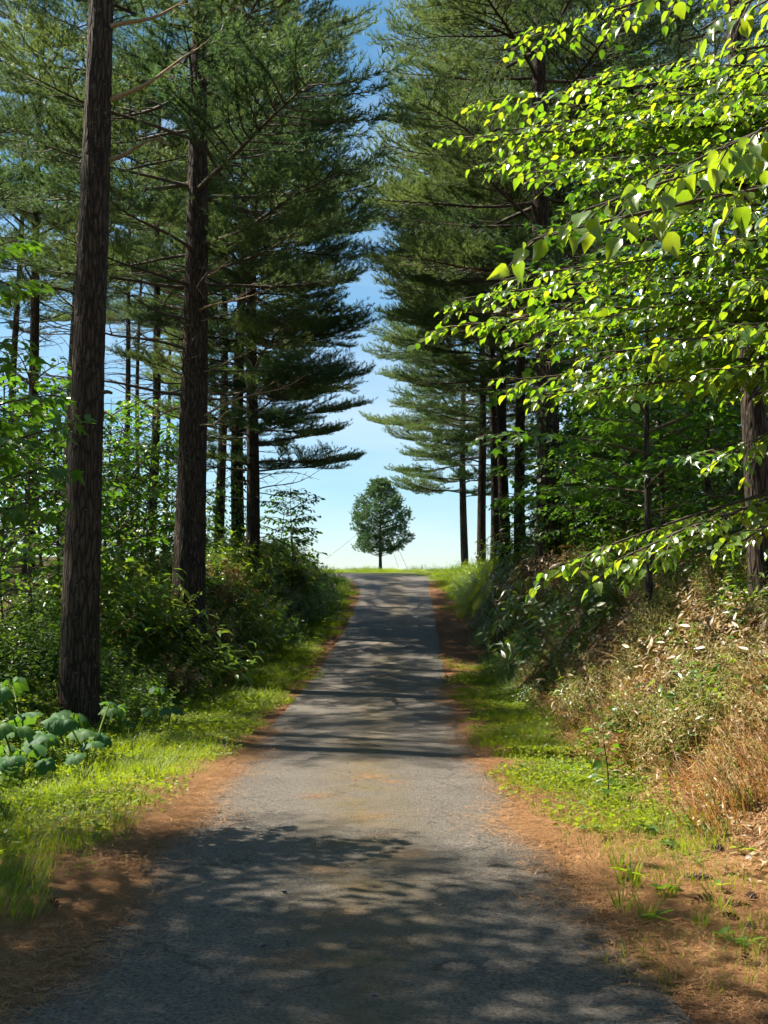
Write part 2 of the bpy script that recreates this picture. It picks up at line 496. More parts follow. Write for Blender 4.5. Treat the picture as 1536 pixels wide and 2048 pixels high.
HR_Y = [-60, 6, 12, 20, 28, 36, 43, 49, 54, 60]; HR_Z = [1.2, 1.35, 1.7, 2.1, 2.4, 2.0, 1.1, .3, 0, 0]
# centre line of the road, with the bend to the left past the crest
cy = np.concatenate([np.arange(-6, 50.5, .5)])
CL = [(float(road_x(y)), float(y)) for y in cy] + [(.10, 51.6), (-.25, 52.8), (-1.0, 54.0), (-2.3, 55.2), (-4.2, 56.2), (-7, 57.0), (-11, 57.5), (-16, 57.8), (-26, 58)]
CL = np.array(CL)
def road_dist(x, y):
    x = np.asarray(x, float); y = np.asarray(y, float)
    d = np.abs(x - road_x(y))
    far = y > 48
    if np.any(far):
        pts = []
        S = CL[CL[:, 1] > 46]
        for i in range(len(S) - 1):
            for t in np.linspace(0, 1, 6, endpoint=False):
                pts.append(S[i] * (1 - t) + S[i + 1] * t)
        pts = np.array(pts)
        xf, yf = x[far], y[far]
        best = np.full(xf.shape, 1e9)
        for p in pts:
            best = np.minimum(best, (xf - p[0]) ** 2 + (yf - p[1]) ** 2)
        d = d.copy(); d[far] = np.sqrt(best)
    return d
def ground_z(x, y, with_road=True):
    x = np.atleast_1d(np.asarray(x, float)); y = np.atleast_1d(np.asarray(y, float))
    z = base_z(y)
    dx = x - road_x(y)
    d = np.abs(dx) - HALF
    hl = np.interp(y, HL_Y, HL_Z); hr = np.interp(y, HR_Y, HR_Z)
    toeL = np.interp(y, [0, 12, 20, 30, 45], [1.6, 1.6, 1.4, 1.2, .9]) + .25 * vnoise(y * .35, y * 0, 5)
    toeR = np.interp(y, [0, 8, 14, 25, 38, 47], [1.30, 1.05, .95, .85, .70, .6]) + .22 * vnoise(y * .45, y * 0 + 9, 6)
    widR = np.interp(y, [0, 12, 28, 40], [2.6, 2.5, 2.2, 1.6])
    left = hl * sstep(toeL, toeL + 2.0, d) + .25 * sstep(5, 14, d) * hl
    right = hr * sstep(toeR, toeR + widR, d) + .15 * sstep(5, 14, d) * hr
    z = z + np.where(dx < 0, left, right)
    rough = sstep(.2, 1.6, d)
    z = z + rough * (.10 * fbm(x * .8, y * .8, 3) + .035 * fbm(x * 3.1, y * 3.1, 8))
    # a low lip of litter along the edges
    rd = road_dist(x, y) - HALF * (1 + .30 * sstep(45, 52, y))
    z = z + .020 * sstep(-.15, .45, rd) + .016 * fbm(x * 2.6, y * 1.3, 21) * sstep(-.35, 0, rd) * (1 - sstep(.3, .9, rd)) 
    z = z - .05 * (1 - sstep(-.42, -.06, rd))
    return z
def gz(x, y): return float(ground_z(x, y)[0])

def build_ground():
    xs = np.concatenate([[-900, -500, -300, -200, -140, -100, -75, -55, -42, -34, -28], np.arange(-24, -9, .7), np.arange(-9, 9, .13), np.arange(9, 24.1, .7), [28, 34, 42, 55, 75, 100, 140, 200, 300, 500, 900]])
    ys = np.concatenate([[-60, -35, -20, -12], np.arange(-8, 3, .6), np.arange(3, 20, .13), np.arange(20, 60, .3), np.arange(60, 110, 2), [115, 125, 140, 170, 200, 260, 340, 460, 600, 900, 1500]])
    X, Y = np.meshgrid(xs, ys)
    x = X.ravel(); y = Y.ravel()
    z = ground_z(x, y)
    dx = x - road_x(y); d = np.abs(dx) - HALF
    lw = np.where(dx < 0, np.interp(y, [4, 8, 10.5, 14, 20, 30, 45], [.62, .52, .38, .30, .28, .32, .3]), np.interp(y, [4, 7.5, 9, 14, 20, 26, 34, 44], [1.9, 1.9, .45, .40, .35, .8, 1.1, .7]))
    lw = lw + .22 * fbm(x * 1.3, y * .9, 31)
    litter = 1 - sstep(lw - .12, lw + .15, d)
    bankR = (dx > 0) * sstep(.8, 1.3, d) * (y < 22)
    litter = np.maximum(litter, bankR * (.55 + .45 * vnoise(x * 1.7, y * 1.7, 40)))
    litter = np.maximum(litter, .35 * sstep(2.5, 4, d) * (y < 50))
    green = np.where(dx < 0, sstep(lw - .1, lw + .15, d) * (1 - .6 * sstep(1.8, 3.0, d)), sstep(lw - .05, lw + .15, d) * (1 - .9 * sstep(.9, 1.5, d)))
    green = np.where(y > 49, 1.0, green)
    litter = np.where(y > 50, np.minimum(litter, .3), litter)
    nx, ny = len(xs), len(ys)
    i = np.arange(ny - 1)[:, None] * nx + np.arange(nx - 1)[None]
    F = np.stack([i, i + 1, i + nx + 1, i + nx], -1).reshape(-1, 4)
    me = mk_mesh('ground', np.stack([x, y, z], 1), F, [M['ground']], attrs={'litter': litter, 'green': green})
    o = obj('ground', me)
    o['kind'] = 'structure'; o['label'] = 'forest floor with brown needle litter and low banks'
    return o
build_ground()

def build_road():
    # resample the centre line
    P = [CL[0]]
    for a, b in zip(CL[:-1], CL[1:]):
        n = max(1, int(np.linalg.norm(b - a) / .22))
        for t in range(1, n + 1): P.append(a + (b - a) * t / n)
    P = np.array(P)
    T = np.gradient(P, axis=0); T /= np.linalg.norm(T, axis=1)[:, None]
    Nn = np.stack([T[:, 1], -T[:, 0]], 1)
    us = np.linspace(-1, 1, 19)
    V = []; U = []
    for p, n in zip(P, Nn):
        for u in us:
            e = HALF + .06 + (.05 * float(vnoise(p[1] * 1.7, 3.0 * np.sign(u), 12)) if abs(u) > .9 else 0)
            e *= 1 + .30 * float(sstep(45, 52, p[1]))
            q = p + n * u * e
            zc = .022 * (1 - u * u) + .008 * float(fbm(q[0] * .7, q[1] * .7, 50))
            if abs(u) == 1: zc -= .03
            V.append((q[0], q[1], float(base_z(q[1])) + zc - .004)); U.append(u)
    n = len(us); m = len(P)
    i = np.arange(m - 1)[:, None] * n + np.arange(n - 1)[None]
    F = np.stack([i, i + 1, i + n + 1, i + n], -1).reshape(-1, 4)
    me = mk_mesh('road', V, F, [M['road']], attrs={'across': U})
    o = obj('road', me)
    o['kind'] = 'structure'; o['label'] = 'narrow worn asphalt lane climbing to a crest'
build_road()

# ------------------------------------------------------------------ white pines
def norm(v):
    v = np.asarray(v, float)
    return v / (np.linalg.norm(v) + 1e-9)

def needle_tris(rng, pos, dirs, length, width, n):
    """n needles sprayed round every shoot: pos (k,3), dirs (k,3) -> triangles."""
    k = len(pos)
    p = np.repeat(pos, n, 0); d = np.repeat(dirs, n, 0)
    rnd = rng.normal(size=(k * n, 3))
    rnd -= (rnd * d).sum(1)[:, None] * d
    rnd /= np.linalg.norm(rnd, axis=1)[:, None] + 1e-9
    spread = rng.uniform(.25, 1.15, (k * n, 1))
    nd = d + rnd * spread; nd /= np.linalg.norm(nd, axis=1)[:, None]
    nd[:, 2] -= .10
    p = p + d * rng.uniform(-.6, .5, (k * n, 1)) * length
    side = np.cross(nd, rng.normal(size=(k * n, 3))); side /= np.linalg.norm(side, axis=1)[:, None] + 1e-9
    ln = length * rng.uniform(.7, 1.15, (k * n, 1)); w = width
    V = np.stack([p - side * w / 2, p + side * w / 2, p + nd * ln], 1).reshape(-1, 3)
    F = np.arange(k * n * 3).reshape(-1, 3)
    return V, F

BOUGH_L = 3.6
UP = np.array([0, 0, 1.0])
def make_bough(seed, dens=1.0, fill=1.0, raw=False):
    """One limb of a white pine, growing along +x: wood mesh and needle mesh."""
    rng = np.random.default_rng(seed)
    wood = MB()
    n = 12
    t = np.linspace(0, 1, n)
    ph = rng.uniform(0, 6)
    rise = rng.uniform(-.05, .10)
    main = np.stack([BOUGH_L * t, .10 * np.sin(t * 4 + ph) * t * BOUGH_L * .35, BOUGH_L * (rise * t + .10 * t ** 2.2) + .03 * np.sin(t * 9 + ph)], 1)
    wood.tube(main, .034 * (1 - t) ** .8 + .006, 6)
    sp, sd = [], []
    def at(P, s):
        i = min(int(s * (len(P) - 1)), len(P) - 2); f = s * (len(P) - 1) - i
        return P[i] * (1 - f) + P[i + 1] * f, norm(P[i + 1] - P[i])
    nsec = 22
    for j in range(nsec):
        s = .30 + .68 * (j + rng.uniform(-.3, .3)) / nsec
        s = min(max(s, .1), .985)
        p, d = at(main, s)
        side = (1 if j % 2 else -1)
        ang = math.radians(rng.uniform(38, 62)) * side
        ca, sa = math.cos(ang), math.sin(ang)
        dd = norm([d[0] * ca - d[1] * sa, d[0] * sa + d[1] * ca, d[2] * .4 + rng.uniform(-.08, .16)])
        Ls = (1.15 * (math.sin(math.pi * min(1, .10 + s * .80))) + .22) * rng.uniform(.55, 1.2)
        tt = np.linspace(0, 1, 6)
        bend = rng.uniform(-.25, .25)
        sec = p + np.stack([dd[0] * Ls * tt + -dd[1] * bend * tt ** 2 * Ls * side, dd[1] * Ls * tt + dd[0] * bend * tt ** 2 * Ls * side, dd[2] * Ls * tt + .12 * Ls * tt ** 2 + .02 * np.sin(tt * 7 + j)], 1)
        wood.tube(sec, .012 * (1 - tt) ** .7 * (1.1 - s * .4) + .003, 3)
        bare = .42 if s < .5 else .18
        nt_ = max(3, int(Ls * 10.5))
        for q in range(nt_):
            u = bare + (1 - bare) * (q + rng.uniform(0, 1)) / nt_
            if u > .99: u = .99
            pp, pd = at(sec, u)
            sg = 1 if q % 2 else -1
            a2 = math.radians(rng.uniform(30, 60)) * sg
            c2, s2 = math.cos(a2), math.sin(a2)
            td = norm([pd[0] * c2 - pd[1] * s2, pd[0] * s2 + pd[1] * c2, pd[2] * .5 + rng.uniform(.05, .6)])
            Lt = rng.uniform(.16, .42) * (1.1 - .4 * u)
            e = pp + td * Lt
            sw = norm(np.cross(td, UP)) * .004
            wood.add(np.vstack([pp - sw, pp + sw, e]), [[0, 1, 2]])
            for v in np.linspace(.35, 1, max(2, int(Lt * 9 * dens))):
                sp.append(pp + td * Lt * v + rng.normal(size=3) * .015); sd.append(norm(td + [0, 0, .5]))
        for v in np.linspace(max(bare, .45), 1, max(2, int(Ls * 6 * dens))):
            a, b = at(sec, min(v, .99)); sp.append(a); sd.append(norm(b + [0, 0, .3]))
    for v in np.linspace(.72, 1, int(9 * dens)):
        a, b = at(main, min(v, .99)); sp.append(a); sd.append(norm(b + [0, 0, .2]))
    sp = np.array(sp); sd = np.array(sd)
    V, F = needle_tris(rng, sp, sd, .110, .0115, int(17 * fill))
    if raw: return wood, V, F
    me_w = wood.mesh('branch_wood_%d' % seed, [M['limb']])
    me_n = mk_mesh('branch_needles_%d' % seed, V, F, [M['needles']], smooth=False)
    return me_w, me_n

BOUGHS = [make_bough(100 + i) for i in range(7)]
def make_dead(seed, L=2.2):
    rng = np.random.default_rng(seed)
    b = MB()
    t = np.linspace(0, 1, 9)
    ph = rng.uniform(0, 6)
    main = np.stack([L * t, .08 * np.sin(5 * t + ph) * t * L, L * (.10 * t + .12 * t * t * rng.uniform(-.5, 1)) + .03 * np.sin(9 * t + ph)], 1)
    b.tube(main, .020 * (1 - t) + .004, 5)
    for j in range(9):
        s = rng.uniform(.3, .97); i = int(s * 8)
        p = main[i]; d = norm([1, rng.uniform(-1.3, 1.3), rng.uniform(-.3, .7)])
        l = rng.uniform(.2, .75) * (1.2 - s)
        tt = np.linspace(0, 1, 4)
        pts = p + d * l * tt[:, None] + np.array([0, 0, .1 * l]) * (tt ** 2)[:, None]
        b.tube(pts, .007 * (1 - tt) + .0025, 4)
    return b.mesh('dead_branch_%d' % seed, [M['limb'] if seed % 2 else M['deadwood']])
DEAD = [make_dead(300 + i) for i in range(6)]

def make_crown(seed, n_whorl=11, hspan=11.0, lmax=3.0):
    """A whole crown as one mesh for the trees deep in the rows; its foot is at z = 0."""
    rng = np.random.default_rng(seed)
    raws = [make_bough(seed + 40 + q, .7, .6, True) for q in range(3)]
    mb = MB()
    for wv in range(n_whorl):
        f = wv / n_whorl
        Lb = lmax * (min(1, .75 + f * 1.5) if f < .2 else (1 - ((f - .2) / .8) ** 1.5) ** .8) + .35
        for j in range(4):
            az = wv * 2.4 + j * 1.571 + rng.uniform(-.35, .35)
            sc_ = Lb * rng.uniform(.7, 1.1) / BOUGH_L
            el = math.radians(-4 + 42 * max(0, f - .25) ** 1.2 + rng.uniform(-7, 9))
            R = np.array((Matrix.Rotation(az, 3, 'Z') @ Matrix.Rotation(-el, 3, 'Y')))
            wd, V, F = raws[int(rng.integers(3))]
            off = np.array([0, 0, f * hspan + rng.uniform(-.15, .15)])
            mb.add((np.vstack(wd.V) * sc_) @ R.T + off, np.vstack(wd.F), 0)
            mb.add((V * sc_) @ R.T + off, F, 1)
    return mb.mesh('crown_%d' % seed, [M['limb'], M['needles']], False)
CROWNS = []

def trunk_mesh(seed, H, r0, lean=(0, 0), flare=.35, sides=18, step=.3, detail=0.0, mat='bark', double=False, bow=0.0, wob=.06):
    rng = np.random.default_rng(seed)
    h = np.concatenate([np.arange(-.4, 1.2, min(step, .1)), np.arange(1.2, H, step), [H]])
    cx = lean[0] * h + bow * np.sin(np.clip(h / H, 0, 1) * math.pi) ; cyy = lean[1] * h + wob * np.sin(h * .55 + seed)
    cx = cx + wob * np.sin(h * .42 + seed * 2.0) - wob * math.sin(seed * 2.0)
    prof = r0 * np.clip(1 - h / (H * 1.02), 0.02, 1) ** .75 * (1 + flare * np.exp(-np.clip(h + .1, 0, None) / .45))
    th = np.linspace(0, 2 * np.pi, sides, endpoint=False)
    HH, TH = np.meshgrid(h, th, indexing='ij')
    R = np.broadcast_to(prof[:, None], HH.shape).copy()
    R *= 1 + .05 * fbm(np.cos(TH) * 1.3 + seed, np.sin(TH) * 1.3 + HH * .5, seed) 
    R *= 1 + .16 * np.exp(-np.clip(HH, 0, None) / .5) * np.sin(TH * 5 + seed) * flare
    if double:   # a seam where two stems have grown together
        g = np.exp(-((TH - 4.80) / .16) ** 2) * .20 * np.exp(-HH / 2.6)
        R *= 1 - g
    if detail > 0:
        n1 = vnoise(TH / (2 * np.pi) * 22 + .8 * vnoise(HH * 1.4, TH * 2, seed + 4), HH * 1.6, seed + 9)
        n2 = vnoise(TH / (2 * np.pi) * 44, HH * 4.5, seed + 13)
        R += detail * (np.abs(n1) * 1.0 + .45 * n2)
    X = cx[:, None] + R * np.cos(TH); Y = cyy[:, None] + R * np.sin(TH)
    V = np.stack([X, Y, HH], -1).reshape(-1, 3)
    k = sides; n = len(h)
    i = np.arange(n - 1)[:, None]; j = np.arange(k)[None]
    F = np.stack([i * k + j, i * k + (j + 1) % k, (i + 1) * k + (j + 1) % k, (i + 1) * k + j], -1).reshape(-1, 4)
    return mk_mesh('trunk_%d' % seed, V, F, [M[mat]]), (lambda q: (float(np.interp(q, h, cx)), float(np.interp(q, h, cyy)), float(np.interp(q, h, prof))))

def pine(base, H, r0, label, seed, hc, lmax=4.0, lean=(0, 0), bias=None, per=4, gap=0.72, dead_from=None, mat='bark_far', group='tall pines lining the lane', detail=0, sides=16, step=.4, hmax=None, skip=None, double=False, flare=.3, bow=0.0, dead_n=3, joined=False):
    """A white pine: trunk, whorls of limbs with needles, dead limbs below the crown."""
    rng = np.random.default_rng(seed)
    root = empty('pine_tree', (base[0], base[1], base[2] - .02))
    tag(root, label, 'pine tree', group)
    me, axis = trunk_mesh(seed, H, r0, lean, flare, sides, step, detail, mat, double, bow, .025 if detail > 0 else .06)
    obj('trunk', me, root)
    if joined:
        if not CROWNS: CROWNS.extend([make_crown(901), make_crown(902)])
        x, y, r = axis(hc)
        obj('crown', CROWNS[seed % 2], root, (x, y, hc), (0, 0, rng.uniform(0, 6.28)), (lmax / 3.0, lmax / 3.0, (H - hc) / 11.0))
    hh = hc if not joined else 1e9
    az0 = rng.uniform(0, 6.28)
    while hh < (hmax or H - .4):
        f = (hh - hc) / (H - hc)
        Lb = lmax * (min(1, .72 + f * 1.6) if f < .2 else (1 - ((f - .2) / .8) ** 1.5) ** .8) + .35
        n = per if f < .85 else 4
        for j in range(n):
            az = az0 + 2 * math.pi * j / n + rng.uniform(-.35, .35)
            l = Lb * rng.uniform(.72, 1.12)
            if bias is not None:
                l *= 1 + bias[1] * math.cos(az - bias[0])
            x, y, r = axis(hh)
            lane = (-1.0 + rng.uniform(-.7, .85)) * (base[1] / 32) ** .5 if base[0] < 0 else (.38 + rng.uniform(-.8, .7)) * (base[1] / 32) ** .5
            room = (lane - base[0] - x) if base[0] < 0 else (base[0] + x - lane)
            rc = math.cos(az) if base[0] < 0 else -math.cos(az)
            if rc > .05 and base[1] > 14: l = min(l, max(.9, room / rc))
            el = math.radians(-4 + 42 * max(0, f - .25) ** 1.2 + rng.uniform(-7, 9))
            z = hh + rng.uniform(-.16, .16)
            x, y, r = axis(z)
            if skip is not None and skip(base[0] + x + l * math.cos(az), base[1] + y + l * math.sin(az), base[2] + z + l * math.sin(el), az):
                continue
            w, nd = BOUGHS[int(rng.integers(len(BOUGHS)))]
            s = l / BOUGH_L
            e = Euler((rng.uniform(-.18, .18) + (math.pi if False else 0), -el, az), 'XYZ')
            b = obj('branch', w, root, (x, y, z), e, (s, s * rng.choice([-1, 1]), max(.8, s) if s < .8 else s))
            obj('needles', nd, b)
        az0 += 2.4
        up_out = project(np.array([[base[0], base[1], base[2] + hh]]))[1][0] < -180      # above the picture: thinner
        hh += gap * rng.uniform(.7, 1.4) * (1.6 if up_out else 1.2)
    if dead_from is not None:
        hh = dead_from
        while hh < hc + .3:
            for j in range(dead_n if not joined else 1):
                az = rng.uniform(0, 6.28)
                x, y, r = axis(hh)
                s = rng.uniform(.5, 1.25) * lmax / 4.0
                obj('dead_branch', DEAD[int(rng.integers(len(DEAD)))], root, (x + .6 * r * math.cos(az), y + .6 * r * math.sin(az), hh + rng.uniform(-.15, .15)), Euler((rng.uniform(-3, 3), -rng.uniform(-.1, .35), az)), s)
            hh += .45 * rng.uniform(.7, 1.3)
    return root, axis

def pbase(px, Y, dz=0.0):
    x = (px - 768.0) / FPX * Y
    return (x, Y, gz(x, Y) + dz)

def hc_of(py, Y, base):
    """Height above the base at which the photograph's row py lies for something Y metres ahead."""
    return W(768, py, Y)[2] - base[2]

# --- row on the left of the lane
b = pbase(166, 15.0)
tA, axA = pine(b, 22, .262, 'big brown pine trunk closest to the camera with three snapped bare limbs', 11, 16.0, 2.8, lean=(.004, -.002), mat='bark', detail=.010, sides=72, step=.10, bias=(0, .1), flare=.12, per=3, gap=1.2, group=None)
for (py, ln, el, az, k) in ((57, 1.15, 12, -.15, 0), (203, 1.35, 27, -.10, 1), (322, .86, 17, -.2, 2)):
    hA = hc_of(py, 15.0, b)
    x, y, r = axA(hA)
    t = np.linspace(0, 1, 10)
    mb = MB()
    rr = np.random.default_rng(70 + k)
    pts = np.stack([ln * t, .05 * np.sin(4 * t + k), ln * math.tan(math.radians(el)) * (t + .25 * (t ** 2 - t)) + .02 * np.sin(8 * t + k)], 1)
    mb.tube(pts, .030 * (1 - t) ** .8 + .007, 7, cap=True)
    for s in ((.62, .95) if k == 1 else (.97,)):
        i = int(s * 9)
        for q in range(3):
            d = norm([1, rr.uniform(-.8, .8), rr.uniform(-.5, .8)])
            mb.tube(np.array([pts[i], pts[i] + d * .13, pts[i] + d * rr.uniform(.2, .34) + [0, 0, .03]]), [.009, .006, .003], 5)
    obj('snapped_branch', mb.mesh('snapped_branch', [M['deadwood']]), tA, (x + r * .8, y - r * .3, hA), (0, 0, az))
mb = MB(); mb.tube(np.array([[0, 0, 0], [.10, -.02, .01], [.17, -.02, -.01]]), [.035, .028, .018], 7, cap=True)
hA = hc_of(783, 15.0, b); x, y, r = axA(hA)
obj('branch_stub', mb.mesh('branch_stub', [M['limb']]), tA, (x + r * .85, y - .03, hA))

b = pbase(376, 22.0)
tB, axB = pine(b, 19, .335, 'stout dark pine with a split seamed base behind the large-leaved plants', 12, hc_of(560, 22, b), 5.0, lean=(.004, 0), mat='bark', detail=.012, sides=64, step=.14, bias=(0.0, .12), flare=.55, dead_from=hc_of(840, 22, b), double=True, gap=0.81, per=5, group=None, dead_n=4)
b = pbase(504, 32.0)
pine(b, 20, .215, 'dark pine closest to the lane of the three slim trunks on the grassy bank', 13, hc_of(930, 32, b), 3.7, bias=(0.0, .12), dead_from=hc_of(990, 32, b), gap=0.55, mat='bark', flare=.12, per=5)
b = pbase(476, 36.0)
pine(b, 20, .23, 'middle one of three slim pines, wrapped in ivy low down', 14, hc_of(860, 36, b), 3.4, bias=(0.0, .2), dead_from=hc_of(960, 36, b), gap=0.81, mat='bark', flare=.12, per=5)
b = pbase(437, 42.0)
pine(b, 22, .20, 'grey slim pine standing just behind the stout seamed pine', 15, hc_of(760, 42, b), 3.4, dead_from=hc_of(960, 42, b), gap=0.91, flare=.12)
b = pbase(57, 27.0)
pine(b, 17, .155, 'slender dark pine rising above the bushes at the picture edge', 16, hc_of(560, 27, b), 3.0, lean=(.0, 0), dead_from=hc_of(850, 27, b), gap=0.98, mat='bark', flare=.1)
b = pbase(140, 28.0)
pine(b, 18, .24, 'pine half hidden directly behind the biggest brown trunk', 17, hc_of(470, 28, b), 3.2, lean=(.012, 0), dead_from=hc_of(760, 28, b), gap=1.04, flare=.1)
b = pbase(243, 48.0)
pine(b, 21, .165, 'pale slim pine with bare lower limbs, thicker of the pair against the sky', 18, hc_of(640, 48, b), 3.2, dead_from=hc_of(960, 48, b), gap=0.98, flare=.1, dead_n=5)
b = pbase(270, 53.0)
pine(b, 21, .14, 'thinner of the pair of slim pines with bare limbs against the sky', 19, hc_of(640, 53, b), 3.0, dead_from=hc_of(960, 53, b), gap=0.98, flare=.1, dead_n=5)
b = pbase(20, 40.0)
pine(b, 21, .16, 'thin pine at the very edge half hidden by leaves', 20, hc_of(640, 40, b), 3.2, dead_from=hc_of(860, 40, b), gap=1.04, flare=.1)
for i, (px, Y, hcpy, r) in enumerate(((330, 58, 650, .15), (300, 36, 330, .17))):
    b = pbase(px, Y)
    pine(b, 20, r, 'slim pine among the deeper rows behind the big trunks', 30 + i, hc_of(hcpy, Y, b), 3.2, dead_from=hc_of(hcpy + 150, Y, b), gap=1.10, flare=.1, group='pines in the deeper rows', joined=True)
# pines added out of view to shade the lane and the left undergrowth
for i, (x, Y, hc, lm, H) in enumerate(((-8.4, 9.0, 6.5, 2.6, 14), (-9.0, 5.0, 6.0, 3.2, 15), (-5.0, 4.0, 5.6, 2.8, 12), (-9.2, 18.2, 7.0, 2.8, 16), (-14.5, 27.0, 5.5, 3.4, 17), (-17.0, 34.0, 5.5, 3.4, 17), (-20.5, 42.0, 5.0, 3.4, 17))):
    pine((x, Y, gz(x, Y)), H, .24, 'pine added out of view for its shade', 50 + i, hc, lm, gap=1.04, group='pines added out of view for their shade', joined=True)

# (the broad-leaved tree added out of view to shade the foot of the lane is built further down)
# --- row on the right of the lane
b = pbase(930, 55.0)
pine(b, 20, .20, 'pale grey pine trunk last before the crest, bare against the sky', 61, hc_of(985, 55, b), 4.2, bias=(math.pi, .1), gap=0.62, flare=.08)
b = pbase(963, 47.0)
pine(b, 21, .20, 'slim dark pine second from the crest', 62, hc_of(930, 47, b), 3.9, bias=(math.pi, .1), gap=0.72, flare=.08, mat='bark')
b = pbase(990, 43.0)
pine(b, 21, .19, 'slim dark pine third from the crest', 63, hc_of(830, 43, b), 3.8, bias=(math.pi, .1), gap=0.72, flare=.08, mat='bark')
b = pbase(1012, 38.0)
pine(b, 22, .20, 'dark pine fourth from the crest with small leafy shrubs at its foot', 64, hc_of(760, 38, b), 4.2, bias=(math.pi, .12), gap=0.65, flare=.1, mat='bark')
b = pbase(1040, 34.0)
pine(b, 22, .18, 'dark pine fifth from the crest, partly behind broad leaves', 65, hc_of(690, 34, b), 4.4, bias=(math.pi, .12), gap=0.68, flare=.1, mat='bark')
b = pbase(1095, 27.0)
pine(b, 23, .32, 'massive black pine trunk rooted on top of the brushy bank', 66, hc_of(600, 27, b), 4.9, bias=(math.pi, .12), gap=0.72, flare=.25, mat='bark', sides=24, dead_from=hc_of(760, 27, b))
b = pbase(1522, 12.5)
pine(b, 22, .15, 'reddish straight trunk at the picture edge above the withered bamboo', 67, 11.0, 3.0, gap=1.17, flare=.1, mat='bark', detail=.005, sides=40, step=.15, lean=(-.004, 0), group=None)
for i, (px, Y, hcpy, r) in enumerate(((1165, 33, 400, .14), (1240, 30, 300, .12), (1310, 36, 420, .15), (1385, 28, 250, .13), (1460, 34, 380, .13), (1215, 42, 560, .16), (1420, 42, 500, .15))):
    b = pbase(px, Y)
    pine(b, 20, r, 'thin pine trunk in the dark thicket behind the broad leaves', 80 + i, hc_of(hcpy, Y, b), 3.0, gap=1.17, flare=.08, mat='bark', group='pines in the dark thicket', joined=True)

# ------------------------------------------------------------------ the lone tree on the crest
def lone_tree():
    Y = 75.0
    p = W(761, 1141, Y)
    x0, z0 = p[0], gz(p[0], Y)
    sc = Y / FPX
    root = empty('round_tree', (x0, Y, z0))
    tag(root, 'lone dense green tree with a bare straight trunk on the crest', 'tree')
    H = (1141 - 957) * sc
    me, axis = trunk_mesh(401, H * .96, .115, (0, 0), .25, 12, .2, 0, 'bark_far')
    obj('trunk', me, root)
    rng = np.random.default_rng(5)
    rows = [1103, 1092, 1078, 1066, 1048, 1030, 1012, 996, 984, 970, 958]
    lw = [38, 52, 52, 47, 55, 58, 54, 46, 32, 26, 12]
    rw = [30, 46, 56, 58, 60, 58, 52, 46, 34, 26, 12]
    mb = MB(); PP = []; DD = []
    limbs = MB()
    for k in range(820):
        py = rng.uniform(958, 1100)
        az = rng.uniform(0, 2 * math.pi)
        wl = np.interp(-py, [-r for r in rows], lw); wr = np.interp(-py, [-r for r in rows], rw)
        R = (wl * (1 - math.cos(az)) / 2 + wr * (1 + math.cos(az)) / 2) * sc
        lobes = 1 + .13 * math.sin(az * 3 + py * .13) + .08 * math.sin(az * 5 - py * .21) - .04
        rr = R * lobes * (1 - .45 * rng.uniform(0, 1) ** 2.0) - .10
        if py > 1080 and rr < .55: continue
        z = (1141 - py) * sc
        c = np.array([rr * math.cos(az), rr * math.sin(az), z])
        PP.append(c); DD.append(norm([math.cos(az), math.sin(az), .55]))
        if k % 4 == 0:
            s = np.array([0, 0, max(.9, z - .35 * rr)])
            limbs.tube(np.array([s, (s + c) / 2 - [0, 0, .06], c]), [.03, .02, .008], 4)
    PP = np.array(PP); DD = np.array(DD)
    # every clump is a bunch of shoots
    sh = np.repeat(PP, 7, 0) + rng.normal(size=(len(PP) * 7, 3)) * .105
    sdd = np.repeat(DD, 7, 0) + rng.normal(size=(len(PP) * 7, 3)) * .5
    sdd /= np.linalg.norm(sdd, axis=1)[:, None]
    V, F = needle_tris(rng, sh, sdd, .15, .030, 13)
    obj('branches', limbs.mesh('lone_branches', [M['limb']]), root)
    obj('crown', mk_mesh('lone_crown', V, F, [M['needles_lone']], smooth=False), root)
    def wire(a, bb, ya, yb, lab):
        A = W(*a, ya); B = W(*bb, yb)
        V, F = tube(np.array([A, (A + B) / 2 - [0, 0, .03], B]), .011, 5)
        o = obj('guy_wire', mk_mesh('guy_wire', V - B, F, [M['wire']]), None, B)
        tag(o, lab, 'wire', 'wires staying the lone tree')
    wire((722, 1062), (652, 1118), 75, 73, 'thin stay wire running out from the lone tree over the grassy bank')
    wire((783, 1092), (797, 1136), 75, 74.0, 'steeper of two thin stay wires beside the lone tree trunk')
    wire((793, 1090), (815, 1137), 75, 74.5, 'outer of two thin stay wires beside the lone tree trunk')
lone_tree()

